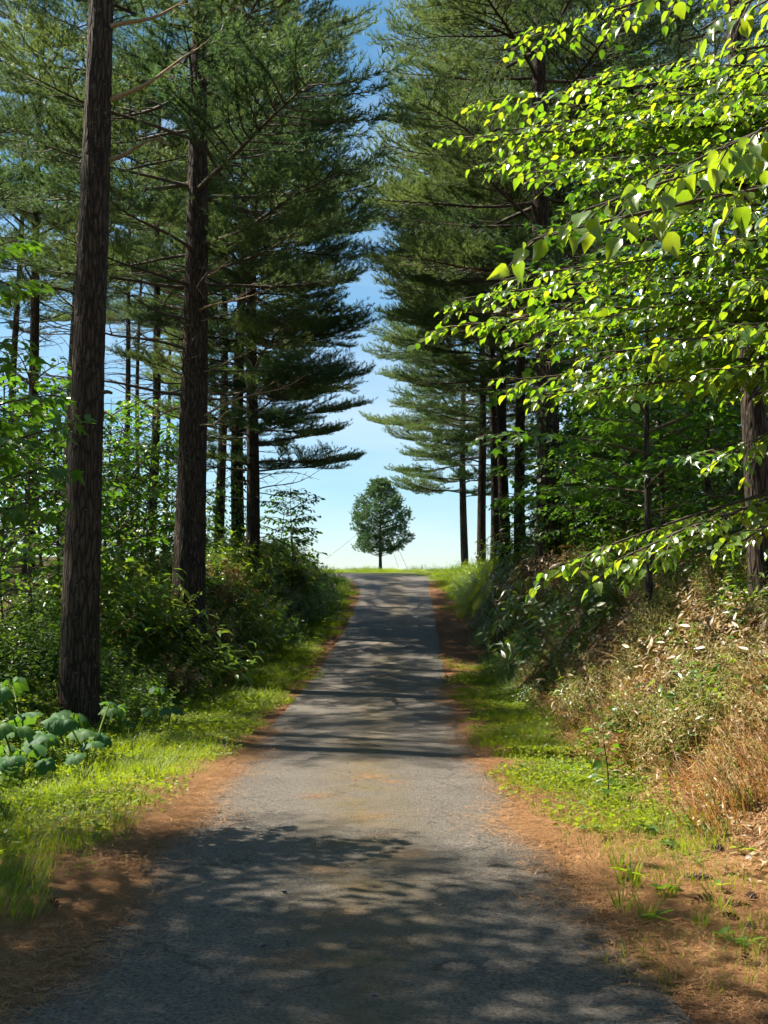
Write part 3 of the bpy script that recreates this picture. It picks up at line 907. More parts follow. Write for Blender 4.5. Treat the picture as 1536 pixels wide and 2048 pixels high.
# ------------------------------------------------------------------ broadleaf trees
UP = np.array([0, 0, 1.0])
def leafy_limb(rng, pts, twig_len, twig_gap, leaf_gap, leaf_size, tubes, leaves, limb_r=.02, droop=.25, start=.2, flat=.75, tilt=.38):
    """Twigs and leaves along a limb polyline. tubes: MB; leaves: list of (pos, dir, normal, size)."""
    pts = np.asarray(pts, float)
    n = len(pts)
    tubes.tube(pts, limb_r * (1 - np.linspace(0, 1, n)) ** .8 + .004, 6)
    seg = np.linalg.norm(np.diff(pts, axis=0), axis=1); cum = np.concatenate([[0], np.cumsum(seg)]); Lt = cum[-1]
    s = start * Lt; k = 0
    def at(q):
        i = min(int(np.searchsorted(cum, q) - 1), n - 2); i = max(i, 0)
        f = (q - cum[i]) / (seg[i] + 1e-9)
        return pts[i] * (1 - f) + pts[i + 1] * f, norm(pts[i + 1] - pts[i])
    while s < Lt:
        p, d = at(s)
        f = s / Lt
        side = 1 if k % 2 else -1
        lat = norm(np.cross(d, UP)) * side
        dd = norm(d * rng.uniform(.5, 1.1) + lat * rng.uniform(.6, 1.1) + UP * rng.uniform(-.35, .45) * (1.3 - flat))
        tl = twig_len * (1.05 - .6 * f) * rng.uniform(.6, 1.2)
        if f > .93: dd = norm(d + rng.normal(size=3) * .25)
        m = 6
        tt = np.linspace(0, 1, m)
        tw = p + dd * tl * tt[:, None] - UP * (droop * tl * tt[:, None] ** 2)
        tubes.tube(tw, .005 * (1 - tt) + .0017, 3)
        nl = max(3, int(tl / leaf_gap))
        for j in range(nl):
            u = .12 + .88 * (j + rng.uniform(0, .6)) / nl
            i = min(int(u * (m - 1)), m - 2); ff = u * (m - 1) - i
            q = tw[i] * (1 - ff) + tw[i + 1] * ff
            td = norm(tw[i + 1] - tw[i])
            sd = norm(np.cross(td, UP)) * (1 if j % 2 else -1)
            if u > .93: sd = sd * .1
            ld = norm(td * .75 + sd * .9 - UP * rng.uniform(.05, .75) + rng.normal(size=3) * .18)
            nn = norm(UP + rng.normal(size=3) * tilt)
            q2 = q + ld * leaf_size * .28
            leaves.append((q2, ld, nn, leaf_size * rng.uniform(.65, 1.2)))
        s += twig_gap * rng.uniform(.7, 1.3); k += 1

def limb_curve(a, b, sag, rng, n=9, wob=.05):
    a = np.asarray(a, float); b = np.asarray(b, float)
    t = np.linspace(0, 1, n)[:, None]
    L_ = np.linalg.norm(b - a)
    ph = rng.uniform(0, 6, 3)
    p = a * (1 - t) + b * t + UP * sag * 4 * t * (1 - t)
    return p + wob * L_ * .3 * np.concatenate([np.sin(t * 5 + ph[0]), np.sin(t * 6 + ph[1]), np.sin(t * 7 + ph[2]) * .6], 1) * t * (1.0 - t) * 2

def leaf_mesh(name, T, mat):
    return mk_mesh(name, T[0], T[1], [mat], smooth=True)

def broadleaf(name, base, H, r0, limbs, label, seed, leaf_size, tmpl, mat, group=None, single=0, cat='tree', **kw):
    """Trunk, limbs given by (height on trunk, tip point); the leaves that show largest are objects of their own."""
    rng = np.random.default_rng(seed)
    base = np.asarray(base, float)
    root = empty(name, base)
    tag(root, label, cat, group)
    me, axis = trunk_mesh(seed, H, r0, (rng.uniform(-.02, .02), rng.uniform(-.02, .02)), .25, 14, .3, 0, 'bark_far')
    obj('trunk', me, root)
    tubes = MB(); lv = []
    for lb in limbs:
        h, tip, sag = lb[:3]
        if len(lb) > 3: kw['start'] = lb[3]
        x, y, r = axis(h)
        a = np.array([x, y, h])
        leafy_limb(rng, limb_curve(a, np.asarray(tip) - base, sag, rng), tubes=tubes, leaves=lv, leaf_size=leaf_size, **kw)
    obj('branches', tubes.mesh(name + '_branches', [M['twig']]), root)
    pos = np.array([q[0] for q in lv]); xd = np.array([q[1] for q in lv]); nn = np.array([q[2] for q in lv]); s = np.array([q[3] for q in lv])
    sel = np.zeros(len(s), bool)
    if single:
        px, py, d = project(pos + base)
        size = np.where((px > -10) & (px < 1546) & (py > -10) & (py < 2058) & (d > 1), s / np.maximum(d, .1), 0)
        sel[np.argsort(-size)[:single]] = True
    V, F = place(tmpl[0], tmpl[1], pos[~sel], xd[~sel], nn[~sel], s[~sel])
    f = obj('foliage', mk_mesh(name + '_foliage', V, F, [mat]), root)
    f['kind'] = 'stuff'
    if single:
        lm = []
        for q in range(5):
            Tq = tmpl[0].copy(); Tq[:, 2] += rng.uniform(-.35, .35) * Tq[:, 0] * Tq[:, 1] - rng.uniform(0, .22) * Tq[:, 0] ** 2
            lm.append(leaf_mesh(name + '_leaf', (Tq, tmpl[1]), mat))
        for i in np.nonzero(sel)[0]:
            X = norm(xd[i]); Yv = norm(np.cross(nn[i], X)); Z = np.cross(X, Yv)
            R = Matrix((X, Yv, Z)).transposed()
            obj('leaf', lm[int(i) % len(lm)], root, pos[i], R.to_euler(), (s[i], s[i] * rng.uniform(.75, 1.1), s[i] * rng.uniform(.5, 2.0)))
    return root

# the big broad-leaved tree that leans into the picture from the right
tb = np.array([5.3, 8.6, gz(5.3, 8.6)])
tips = [(940, 205, 8.6), (1000, 262, 8.2), (932, 275, 8.1), (1070, 345, 7.7), (1180, 160, 9.0), (1040, 82, 10.2), (1135, 215, 8.8), (1250, 250, 8.0), (1350, 190, 7.6), (1450, 130, 7.2),
        (985, 330, 8.6), (1090, 255, 8.3), (1190, 320, 7.8), (1320, 330, 7.2), (1420, 290, 7.0), (1160, 400, 8.2),
        (905, 600, 8.8), (890, 655, 8.3), (1000, 560, 9.2), (1020, 760, 7.7), (1100, 610, 7.7), (1200, 705, 7.2), (1300, 560, 7.2), (1150, 540, 8.2), (1400, 480, 6.8), (1250, 440, 7.4), (1450, 650, 6.4),
        (980, 650, 8.4), (1060, 690, 8.2), (1140, 640, 7.6), (1250, 620, 7.4), (1340, 680, 7.0), (1420, 740, 6.8), (1090, 790, 7.9), (1500, 560, 6.5), (1230, 530, 8.0), (1360, 420, 7.4),
        (1500, 420, 6.8), (1490, 300, 6.8), (1270, 770, 7.4), (1460, 560, 7.2), (1330, 250, 8.2), (1210, 230, 8.8),
        (1100, 1140, 7.4), (1235, 1120, 6.9), (1330, 1100, 7.2), (1480, 900, 7.0), (1470, 1090, 6.8)]
limbs = []
for (px, py, Y) in tips:
    tip = W(px, py, Y)
    h = max(1.0, min(11, tip[2] - tb[2] + (.3 if py < 850 else 1.0)))
    limbs.append((h, tip, .10, .22) if py < 850 else (max(1.0, W(1640, py - 200, Y)[2] - tb[2]), tip, .30, .5))
broadleaf('broadleaf_tree', tb, 12, .16, limbs, 'sunlit broad-leaved tree with glowing yellow-green leaves reaching over the lane', 501, .080, LEAF_OVATE, M['leaf'], single=300,
          twig_len=.60, twig_gap=.080, leaf_gap=.042, start=.22, droop=.30, flat=.9, limb_r=.022)
tb = np.array([3.5, 4.6, gz(3.5, 4.6)])
limbs = [(h, W(px, py, Y), .12) for (px, py, Y, h) in ((1065, 480, 4.7, 3.0), (1170, 420, 4.6, 3.3), (1330, 350, 4.5, 3.6), (1440, 300, 4.3, 3.7), (1270, 25, 6.2, 4.6), (1400, 60, 5.6, 4.5), (1500, 20, 5.2, 4.4))]
broadleaf('broadleaf_tree', tb, 5.5, .06, limbs, 'young tree with big leaves hanging across the top corner closest to the camera', 502, .098, LEAF_OVATE, M['leaf'], single=120,
          twig_len=.40, twig_gap=.10, leaf_gap=.07, start=.35, droop=.4, flat=.8, limb_r=.014)

# a full-crowned unseen tree added to shade the foreground of the lane
tb = np.array([-6.3, 7.3, gz(-6.3, 7.3)])
rr = random.Random(31); lim = []
for q in range(46):
    f = q / 46; a = q * 2.4; h = 5.2 + 6.0 * f; l = 3.1 * math.sin(math.pi * (.25 + .68 * f)) * rr.uniform(.75, 1.1)
    lim.append((h - .4, (tb[0] + l * math.cos(a), tb[1] + .85 * l * math.sin(a), tb[2] + h + rr.uniform(-.1, .7)), .1))
broadleaf('broadleaf_tree', tb, 11.6, .17, lim, 'full-crowned broad-leaved tree added out of view to shade the lane', 504, .17, LEAF_SMALL, M['leaf_dark'], twig_len=.8, twig_gap=.16, leaf_gap=.08, start=.2, droop=.2, flat=.7, limb_r=.025)

# maple reaching in at the left edge
tb = np.array([-4.0, 8.6, gz(-4.0, 8.6)])
limbs = [(h, W(px, py, Y), .1) for (px, py, Y, h) in ((150, 850, 8.8, 2.4), (120, 930, 8.6, 2.0), (100, 790, 9.0, 2.7), (60, 560, 8.8, 3.6), (40, 680, 8.6, 3.2), (70, 1000, 8.4, 1.7), (30, 480, 9.2, 3.8), (20, 880, 8.2, 2.3), (60, 830, 9.4, 2.6))]
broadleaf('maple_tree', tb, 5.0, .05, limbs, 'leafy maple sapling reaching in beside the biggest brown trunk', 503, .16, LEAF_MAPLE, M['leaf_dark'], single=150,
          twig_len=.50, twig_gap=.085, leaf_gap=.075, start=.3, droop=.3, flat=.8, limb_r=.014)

# understory saplings: three builds shared by many individuals
def sapling_build(seed, H, leaf, tmpl, mat, spread=1.5, nl=14, tw=.5, low=.2):
    rng = np.random.default_rng(seed)
    tubes = MB(); lv = []
    t = np.linspace(0, 1, 10)
    axis = np.stack([.08 * np.sin(t * 4 + seed), .08 * np.sin(t * 3 + seed * 2), t * H], 1)
    tubes.tube(np.vstack([[0, 0, -.2], axis]), np.concatenate([[.032], .030 * (1 - t) + .005]) * H / 4, 7)
    for k in range(nl):
        f = low + (1 - low) * k / nl
        a = axis[min(int(f * 9), 9)]
        az = k * 2.4 + rng.uniform(-.4, .4)
        l = spread * (1.15 - .75 * f) * rng.uniform(.7, 1.15)
        tip = a + np.array([l * math.cos(az), l * math.sin(az), l * rng.uniform(.15, .55)])
        leafy_limb(rng, limb_curve(a, tip, .06, rng, 6), tw, .17, .075, leaf, tubes, lv, limb_r=.012, start=.2, droop=.25)
    pos = np.array([q[0] for q in lv]); xd = np.array([q[1] for q in lv]); nn = np.array([q[2] for q in lv]); s = np.array([q[3] for q in lv])
    V, F = place(tmpl[0], tmpl[1], pos, xd, nn, s)
    return tubes.mesh('sapling_stem_%d' % seed, [M['twig']]), mk_mesh('sapling_crown_%d' % seed, V, F, [mat])
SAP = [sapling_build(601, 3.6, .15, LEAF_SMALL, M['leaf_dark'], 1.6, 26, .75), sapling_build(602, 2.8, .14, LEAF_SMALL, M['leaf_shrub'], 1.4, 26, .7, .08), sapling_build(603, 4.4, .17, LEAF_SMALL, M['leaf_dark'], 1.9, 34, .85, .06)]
def sapling(x, y, v, s, label, group=None, rz=None, name='broadleaf_sapling', cat='small tree', dz=0):
    root = empty(name, (x, y, gz(x, y) + dz), rz if rz is not None else random.Random(x * 7 + y).uniform(0, 6), s)
    tag(root, label, cat, group)
    obj('trunk', SAP[v][0], root)
    c = obj('crown', SAP[v][1], root)
    return root
for (px, Y, v, s, lab) in ((300, 33, 2, 1.25, 'leafy sapling filling the gap between the two big trunks'), (255, 38, 0, 1.4, 'leafy sapling below the pair of slim bare-limbed pines'),
                           (335, 42, 1, 1.5, 'bushy sapling just left of the stout seamed pine'), (60, 20, 2, 1.1, 'dense bushy sapling under the slender dark pine'),
                           (10, 17, 1, .75, 'low leafy sapling at the picture edge behind the maple'), (110, 24, 0, 1.25, 'leafy sapling between the slender dark pine and the biggest trunk'),
                           (0, 26, 2, 1.2, 'tall leafy sapling at the edge above the bushes'), (415, 47, 1, 1.2, 'leafy sapling showing between the stout pine and the grey slim pine'),
                           (230, 27, 1, 1.05, 'low leafy sapling on the bank right behind the biggest trunk'), (180, 44, 2, 1.1, 'leafy sapling far behind the biggest trunk'), (80, 32, 2, 1.25, 'spreading leafy sapling behind the slender dark pine'), (290, 27, 0, 1.0, 'leafy sapling directly left of the stout seamed pine base'), (210, 34, 2, 1.2, 'dense leafy sapling between the biggest trunk and the slim pair')):
    p = pbase(px, Y)
    sapling(p[0], Y, v, s, lab, 'saplings under the pines')
p = pbase(592, 38.0)
# thin see-through young tree on the bank
SAP.append(sapling_build(610, 3.4, .17, LEAF_SMALL, M['leaf_dark'], 1.6, 22, .60, .22))
sapling(p[0], 36.0, 3, 1.1, 'airy young tree on the bank edge, open against the sky', None, .5)
p = pbase(545, 36.0)
sapling(p[0], 40.0, 3, .9, 'small airy sapling against the closest slim pine', None, 2.5)
# thicket on the right
rng = np.random.default_rng(77)
k = 0
for (px, Y, v, s) in ((1045, 34, 0, .6), (1080, 31, 1, .6), (1150, 26, 0, .8), (1200, 27, 2, .9), (1250, 24, 0, 1.2), (1330, 26, 2, 1.15), (1400, 22, 0, 1.15), (1470, 24, 2, 1.15), (1530, 20, 1, 1.3),
                      (1150, 36, 2, 1.4), (1230, 38, 2, 1.5), (1310, 40, 2, 1.6), (1390, 36, 2, 1.5), (1470, 38, 2, 1.6), (1540, 32, 2, 1.5), (1440, 17, 1, .9), (1530, 15, 0, 1.0), (1280, 30, 2, 1.6), (1430, 30, 2, 1.7), (1360, 31, 2, 1.8), (1200, 31, 2, 1.5), (1500, 28, 2, 1.8)):
    p = pbase(px, Y)
    sapling(p[0], Y, v, s, 'dark leafy sapling in the thicket behind the bright leaves', 'saplings of the dark thicket')
# broader dark crowns high up behind the bright leaves
for (px, Y, hpy, s, lab) in ((1300, 15.5, 260, 1.1, 'dark broad-leaved tree behind the topmost bright leaves'), (1420, 17.0, 180, 1.0, 'tall shaded broad-leaved tree behind the reddish trunk'), (1330, 20.0, 700, .9, 'shaded broad-leaved tree rising from the dark thicket')):
    p = pbase(px, Y)
    rr = random.Random(px)
    zt = W(px, hpy, Y)[2] - p[2]
    lim = []
    for q in range(30):
        a = q * 2.4; h = zt * (.25 + .75 * q / 30) + rr.uniform(-.2, .2); l = (2.3 - 1.1 * q / 30) * s
        lim.append((h, (p[0] + l * math.cos(a), Y + l * math.sin(a), p[2] + h + rr.uniform(.1, .8)), .1))
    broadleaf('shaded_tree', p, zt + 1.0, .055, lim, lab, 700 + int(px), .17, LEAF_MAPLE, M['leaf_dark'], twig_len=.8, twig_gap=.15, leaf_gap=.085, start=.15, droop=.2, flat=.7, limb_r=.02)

# ------------------------------------------------------------------ low plants: templates
def blades(rng, mb, n, hmin, hmax, spread, w, m=0, lean=.5, curve=.5):
    for i in range(n):
        a = rng.uniform(0, 6.28); r = spread * math.sqrt(rng.uniform())
        b0 = np.array([r * math.cos(a), r * math.sin(a), -.01])
        h = rng.uniform(hmin, hmax)
        az = a + rng.normal() * .9
        d = np.array([math.cos(az), math.sin(az), 0])
        ln = rng.uniform(.1, lean); cv = rng.uniform(.1, curve)
        t = np.array([0, .55, 1.0])
        P = b0 + d * (h * (ln * t + cv * t ** 2.2))[:, None] + UP * (h * (t - .35 * cv * t ** 2.4))[:, None]
        sd = np.array([-math.sin(az), math.cos(az), 0]) * w / 2
        V = np.vstack([P[0] - sd, P[0] + sd, P[1] - sd * .85, P[1] + sd * .85, P[2]])
        mb.add(V, [[0, 1, 3], [0, 3, 2], [2, 3, 4]], m)

def t_grass(seed, n=420, hmin=.04, hmax=.12, spread=.5, w=.005, mat='grass', **kw):
    rng = np.random.default_rng(seed); mb = MB(); blades(rng, mb, n, hmin, hmax, spread, w, **kw)
    return mb.mesh('grass_%d' % seed, [M[mat]], False)
def t_herb(seed, n=420, R=.5, size=.032, h=.07, mat='grass', tmpl=LEAF_SMALL):
    rng = np.random.default_rng(seed); mb = MB()
    pos, xd, nn, s = [], [], [], []
    for i in range(n):
        a = rng.uniform(0, 6.28); r = R * math.sqrt(rng.uniform())
        z = h * rng.uniform(.15, 1) * (1.1 - .5 * r / R)
        pos.append((r * math.cos(a), r * math.sin(a), z)); xd.append(norm([math.cos(a + rng.normal() * .8), math.sin(a + rng.normal() * .8), rng.uniform(-.2, .5)])); nn.append(norm(UP + rng.normal(size=3) * .4)); s.append(size * rng.uniform(.6, 1.3))
    mb.leaves(tmpl[0], tmpl[1], np.array(pos), np.array(xd), np.array(nn), np.array(s))
    return mb.mesh('herb_%d' % seed, [M[mat]])
def t_weed(seed, H=.6, size=.085, mat='leaf_shrub', nst=15, tmpl=LEAF_SMALL, R=.24):
    rng = np.random.default_rng(seed); mb = MB()
    for q in range(nst):
        a = rng.uniform(0, 6.28); ln = rng.uniform(.05, .35); hh = H * rng.uniform(.6, 1.1)
        t = np.linspace(0, 1, 6)
        o = rng.normal(size=2) * R
        P = np.stack([ln * hh * t ** 1.5 * math.cos(a) + o[0], ln * hh * t ** 1.5 * math.sin(a) + o[1], hh * t - .06], 1)
        mb.tube(P, .004 * (1 - t) + .0015, 3, m=1)
        pos, xd, nn, s = [], [], [], []
        npair = int(hh / .055)
        for i in range(npair):
            u = .18 + .82 * i / npair
            p = P[0] * 0 + np.array([np.interp(u, t, P[:, k]) for k in range(3)])
            for sg in (0, math.pi):
                az = i * 1.57 + sg + rng.normal() * .3
                pos.append(p); xd.append(norm([math.cos(az), math.sin(az), rng.uniform(-.15, .55)])); nn.append(norm(UP + rng.normal(size=3) * .25)); s.append(size * (1.15 - .7 * u) * rng.uniform(.75, 1.2))
        mb.leaves(tmpl[0], tmpl[1], np.array(pos), np.array(xd), np.array(nn), np.array(s))
    return mb.mesh('weed_%d' % seed, [M[mat], M['twig'] if mat != 'leaf' else M['grass']])
def t_bamboo(seed, H=.7, size=.22, mat='bamboo', nst=18):
    rng = np.random.default_rng(seed); mb = MB()
    for q in range(nst):
        a = rng.uniform(0, 6.28); ln = rng.uniform(.1, .5); hh = H * rng.uniform(.55, 1.1)
        t = np.linspace(0, 1, 5)
        o = rng.normal(size=2) * .25
        P = np.stack([o[0] + ln * hh * t ** 1.6 * math.cos(a), o[1] + ln * hh * t ** 1.6 * math.sin(a), hh * t - .03], 1)
        mb.tube(P, .004 * (1 - t) + .002, 3, m=1)
        k = int(rng.integers(5, 9)); pos, xd, nn, s = [], [], [], []
        for i in range(k):
            u = 1 - .5 * i / k
            p = np.array([np.interp(u, t, P[:, c]) for c in range(3)])
            az = rng.uniform(0, 6.28)
            pos.append(p); xd.append(norm([math.cos(az), math.sin(az), rng.uniform(-.55, .5)])); nn.append(norm(UP + rng.normal(size=3) * .35)); s.append(size * rng.uniform(.65, 1.2))
        T = LEAF_LANCE[0].copy(); T[:, 1] *= 1.35
        mb.leaves(T, LEAF_LANCE[1], np.array(pos), np.array(xd), np.array(nn), np.array(s))
    return mb.mesh('bamboo_%d' % seed, [M[mat], M['straw']])
def t_fern(seed, L_=.5, n=7):
    rng = np.random.default_rng(seed); mb = MB()
    pos, xd, nn, s = [], [], [], []
    for f in range(n):
        az = f * 6.28 / n + rng.normal() * .3; d = np.array([math.cos(az), math.sin(az), 0]); sd = np.array([-d[1], d[0], 0]); l = L_ * rng.uniform(.7, 1.1)
        t = np.linspace(0, 1, 8)
        P = d * (l * t)[:, None] + UP * (l * (.75 * t - .75 * t ** 2.2))[:, None]
        mb.tube(P, .003 * (1 - t) + .001, 3)
        for i in range(16):
            u = .12 + .88 * i / 16
            p = np.array([np.interp(u, t, P[:, k]) for k in range(3)])
            for sg in (-1, 1):
                pos.append(p); xd.append(norm(sd * sg + d * .45 - UP * .15)); nn.append(norm(UP + rng.normal(size=3) * .15)); s.append(l * .34 * (math.sin(math.pi * (.12 + .86 * u)) + .08))
    T = LEAF_LANCE[0].copy(); T[:, 1] *= 1.5
    mb.leaves(T, LEAF_LANCE[1], np.array(pos), np.array(xd), np.array(nn), np.array(s))
    return mb.mesh('fern_%d' % seed, [M['leaf_shrub']])
def t_panicle(seed, n=5, H=.75):
    rng = np.random.default_rng(seed); mb = MB()
    for q in range(n):
        a = rng.uniform(0, 6.28); ln = rng.uniform(.05, .35); hh = H * rng.uniform(.65, 1.1)
        t = np.linspace(0, 1, 6); o = rng.normal(size=2) * .05
        P = np.stack([o[0] + ln * hh * t ** 1.7 * math.cos(a), o[1] + ln * hh * t ** 1.7 * math.sin(a), hh * t - .03], 1)
        mb.tube(P, .0022, 3, m=1)
        for i in range(11):
            u = .66 + .34 * i / 11
            p = np.array([np.interp(u, t, P[:, k]) for k in range(3)])
            az = i * 2.4; l = .11 * (1.25 - 1.0 * (i / 11)) * rng.uniform(.7, 1.2)
            d = norm([math.cos(az), math.sin(az), rng.uniform(.1, .8)])
            e = p + d * l - UP * l * .25
            sd = norm(np.cross(d, UP)) * .0035
            mb.add(np.vstack([p - sd, p + sd, (p + e) / 2 + UP * .012 - sd, (p + e) / 2 + UP * .012 + sd, e]), [[0, 1, 3], [0, 3, 2], [2, 3, 4]], 0)
    blades(rng, mb, 9, .2, .45, .07, .006, m=1, lean=.5)
    return mb.mesh('panicle_%d' % seed, [M['seed'], M['grass'] if seed % 2 else M['straw']], False)
def t_litter(seed, n=1200, R=.42):
    rng = np.random.default_rng(seed)
    a = rng.uniform(0, 6.28, n); p = rng.normal(size=(n, 2)) * R * .6
    l = rng.uniform(.035, .07, n); w = .0040
    d = np.stack([np.cos(a), np.sin(a)], 1); sd = np.stack([-d[:, 1], d[:, 0]], 1) * w / 2
    z = rng.uniform(.002, .022, n); z2 = z + rng.uniform(-.003, .012, n)
    A = np.concatenate([p - d * l[:, None] - sd, z[:, None]], 1); B = np.concatenate([p - d * l[:, None] + sd, z[:, None]], 1); C = np.concatenate([p + d * l[:, None], z2[:, None]], 1)
    V = np.stack([A, B, C], 1).reshape(-1, 3)
    return mk_mesh('needle_patch_%d' % seed, V, np.arange(3 * n).reshape(-1, 3), [M['litter']], smooth=False)
def t_deadleaf(seed, n=60, R=.45):
    rng = np.random.default_rng(seed); mb = MB()
    a = rng.uniform(0, 6.28, n)
    pos = np.concatenate([rng.normal(size=(n, 2)) * R * .6, rng.uniform(.01, .05, (n, 1))], 1)
    xd = np.stack([np.cos(a), np.sin(a), rng.uniform(-.1, .25, n)], 1); nn = UP + rng.normal(size=(n, 3)) * .45
    T = LEAF_LANCE[0].copy(); T[:, 1] *= 1.6; T[:, 2] *= 2.2
    mb.leaves(T, LEAF_LANCE[1], pos, xd, nn, rng.uniform(.05, .13, n))
    for i in range(12):
        a = rng.uniform(0, 6.28); d = np.array([math.cos(a), math.sin(a), rng.uniform(-.05, .2)]); c = np.append(rng.normal(size=2) * R * .5, .02); l = rng.uniform(.1, .35)
        mb.tube(np.array([c - d * l / 2, c + d * l / 2]), .0025, 3)
    return mb.mesh('dead_leaves_%d' % seed, [M['bamboo_dry']])

# ------------------------------------------------------------------ scattering of ground cover that nobody could count
def scatter(name, variants, pos, rot, scl, label, cat):
    pos = np.asarray(pos, np.float32)
    n = len(pos)
    me = bpy.data.meshes.new(name)
    me.vertices.add(n)
    me.vertices.foreach_set('co', pos.ravel())
    a = me.attributes.new('rot', 'FLOAT_VECTOR', 'POINT'); a.data.foreach_set('vector', np.asarray(rot, np.float32).ravel())
    a = me.attributes.new('scl', 'FLOAT', 'POINT'); a.data.foreach_set('value', np.asarray(scl, np.float32))
    a = me.attributes.new('idx', 'INT', 'POINT'); a.data.foreach_set('value', np.random.default_rng(n).integers(0, len(variants), n).astype(np.int32))
    ng = bpy.data.node_groups.new(name + '_spread', 'GeometryNodeTree')
    ng.interface.new_socket('Geometry', in_out='INPUT', socket_type='NodeSocketGeometry')
    ng.interface.new_socket('Geometry', in_out='OUTPUT', socket_type='NodeSocketGeometry')
    gi = ng.nodes.new('NodeGroupInput'); go = ng.nodes.new('NodeGroupOutput')
    iop = ng.nodes.new('GeometryNodeInstanceOnPoints')
    iop.inputs['Pick Instance'].default_value = True
    jn = ng.nodes.new('GeometryNodeJoinGeometry')
    for k, v in enumerate(variants):
        src = bpy.data.objects.new('%s_source' % name, v)
        oi = ng.nodes.new('GeometryNodeObjectInfo')
        oi.inputs['Object'].default_value = src
        oi.inputs['As Instance'].default_value = True
        ng.links.new(oi.outputs['Geometry'], jn.inputs[0])
    def na(t, nm):
        q = ng.nodes.new('GeometryNodeInputNamedAttribute'); q.data_type = t; q.inputs['Name'].default_value = nm
        return next(s for s in q.outputs if s.name == 'Attribute' and s.enabled)
    ng.links.new(gi.outputs[0], iop.inputs['Points'])
    ng.links.new(jn.outputs[0], iop.inputs['Instance'])
    ng.links.new(na('INT', 'idx'), iop.inputs['Instance Index'])
    ng.links.new(na('FLOAT_VECTOR', 'rot'), iop.inputs['Rotation'])
    ng.links.new(na('FLOAT', 'scl'), iop.inputs['Scale'])
    ng.links.new(iop.outputs[0], go.inputs[0])
    o = obj(name, me)
    md = o.modifiers.new('spread', 'NODES'); md.node_group = ng
    tag(o, label, cat, None, 'stuff')
    return o

def spread(seed, n, side, d0, d1, y0, y1, prob=None, ypow=1.0, smin=.7, smax=1.3, tilt=.08, align=.8, clear=False):
    """n points beside the lane: side -1 left, +1 right; d metres from the road edge; y metres ahead."""
    rng = np.random.default_rng(seed)
    y = y0 + (y1 - y0) * rng.uniform(0, 1, n) ** ypow
    d = rng.uniform(d0, d1, n)
    x = road_x(y) + side * (HALF + d)
    keep = np.ones(n, bool)
    if prob is not None:
        keep &= rng.uniform(0, 1, n) < prob(x, y, d)
    px, py, dd = project(np.stack([x, y, ground_z(x, y)], 1))
    keep &= (px > -160) & (px < 1700) & (py < 2250)
    if clear: keep &= ~((np.abs(x + 3.9) < .9) & (y > 11.0) & (y < 15.3))
    x, y, d = x[keep], y[keep], d[keep]
    z = ground_z(x, y)
    m = len(x)
    e = .15
    nx = -(ground_z(x + e, y) - ground_z(x - e, y)) / (2 * e) * align + rng.normal(0, tilt, m)
    ny = -(ground_z(x, y + e) - ground_z(x, y - e)) / (2 * e) * align + rng.normal(0, tilt, m)
    nz = np.ones(m); Zv = np.stack([nx, ny, nz], 1); Zv /= np.linalg.norm(Zv, axis=1)[:, None]
    sp = rng.uniform(0, 6.28, m); Xv = np.stack([np.cos(sp), np.sin(sp), 0 * sp], 1)
    Xv -= (Xv * Zv).sum(1)[:, None] * Zv; Xv /= np.linalg.norm(Xv, axis=1)[:, None]
    Yv = np.cross(Zv, Xv)
    rot = np.stack([np.arctan2(Yv[:, 2], Zv[:, 2]), -np.arcsin(np.clip(Xv[:, 2], -1, 1)), np.arctan2(Xv[:, 1], Xv[:, 0])], 1)
    return np.stack([x, y, z - .005], 1), rot, rng.uniform(smin, smax, m)
def cat3(*a): return tuple(np.concatenate([q[i] for q in a]) for i in range(3))

GRASS = [t_grass(1), t_grass(2, 360, .03, .09), t_grass(3, 450, .05, .17), t_grass(4, 300, .04, .14)]
HERB = [t_herb(11), t_herb(12, 480, .5, .026, .05), t_herb(13, 330, .5, .04, .10)]
WEED = [t_weed(21), t_weed(22, .45, .07, nst=18), t_weed(23, .75, .10), t_weed(24, .55, .11, nst=12)]
WEEDL = [t_weed(25, .40, .06, 'leaf', 12), t_weed(26, .55, .075, 'leaf', 12)]
BAMB = [t_bamboo(31), t_bamboo(32, .55), t_bamboo(33, .85, .25, nst=20)]
BDRY = [t_bamboo(41, .60, .15, 'bamboo_dry', 18), t_bamboo(42, .45, .13, 'bamboo_dry', 16), t_bamboo(43, .75, .17, 'bamboo_dry', 18)]
FERN = [t_fern(51), t_fern(52, .42, 6)]
STRAW = [t_grass(61, 90, .2, .55, .36, .009, 'straw', lean=.6, curve=.7), t_grass(62, 80, .15, .4, .34, .009, 'straw', lean=.9, curve=.9)]
PANI = [t_panicle(71), t_panicle(72, 6, .6), t_panicle(73, 4, .85)]
LITT = [t_litter(81), t_litter(82), t_litter(83)]
DLEAF = [t_deadleaf(91), t_deadleaf(92), t_deadleaf(93)]

patch = lambda s, k=.9, lo=-.1, hi=.35: (lambda x, y, d: np.clip(sstep(lo, hi, fbm(x * k, y * k, s)), .03, 1))
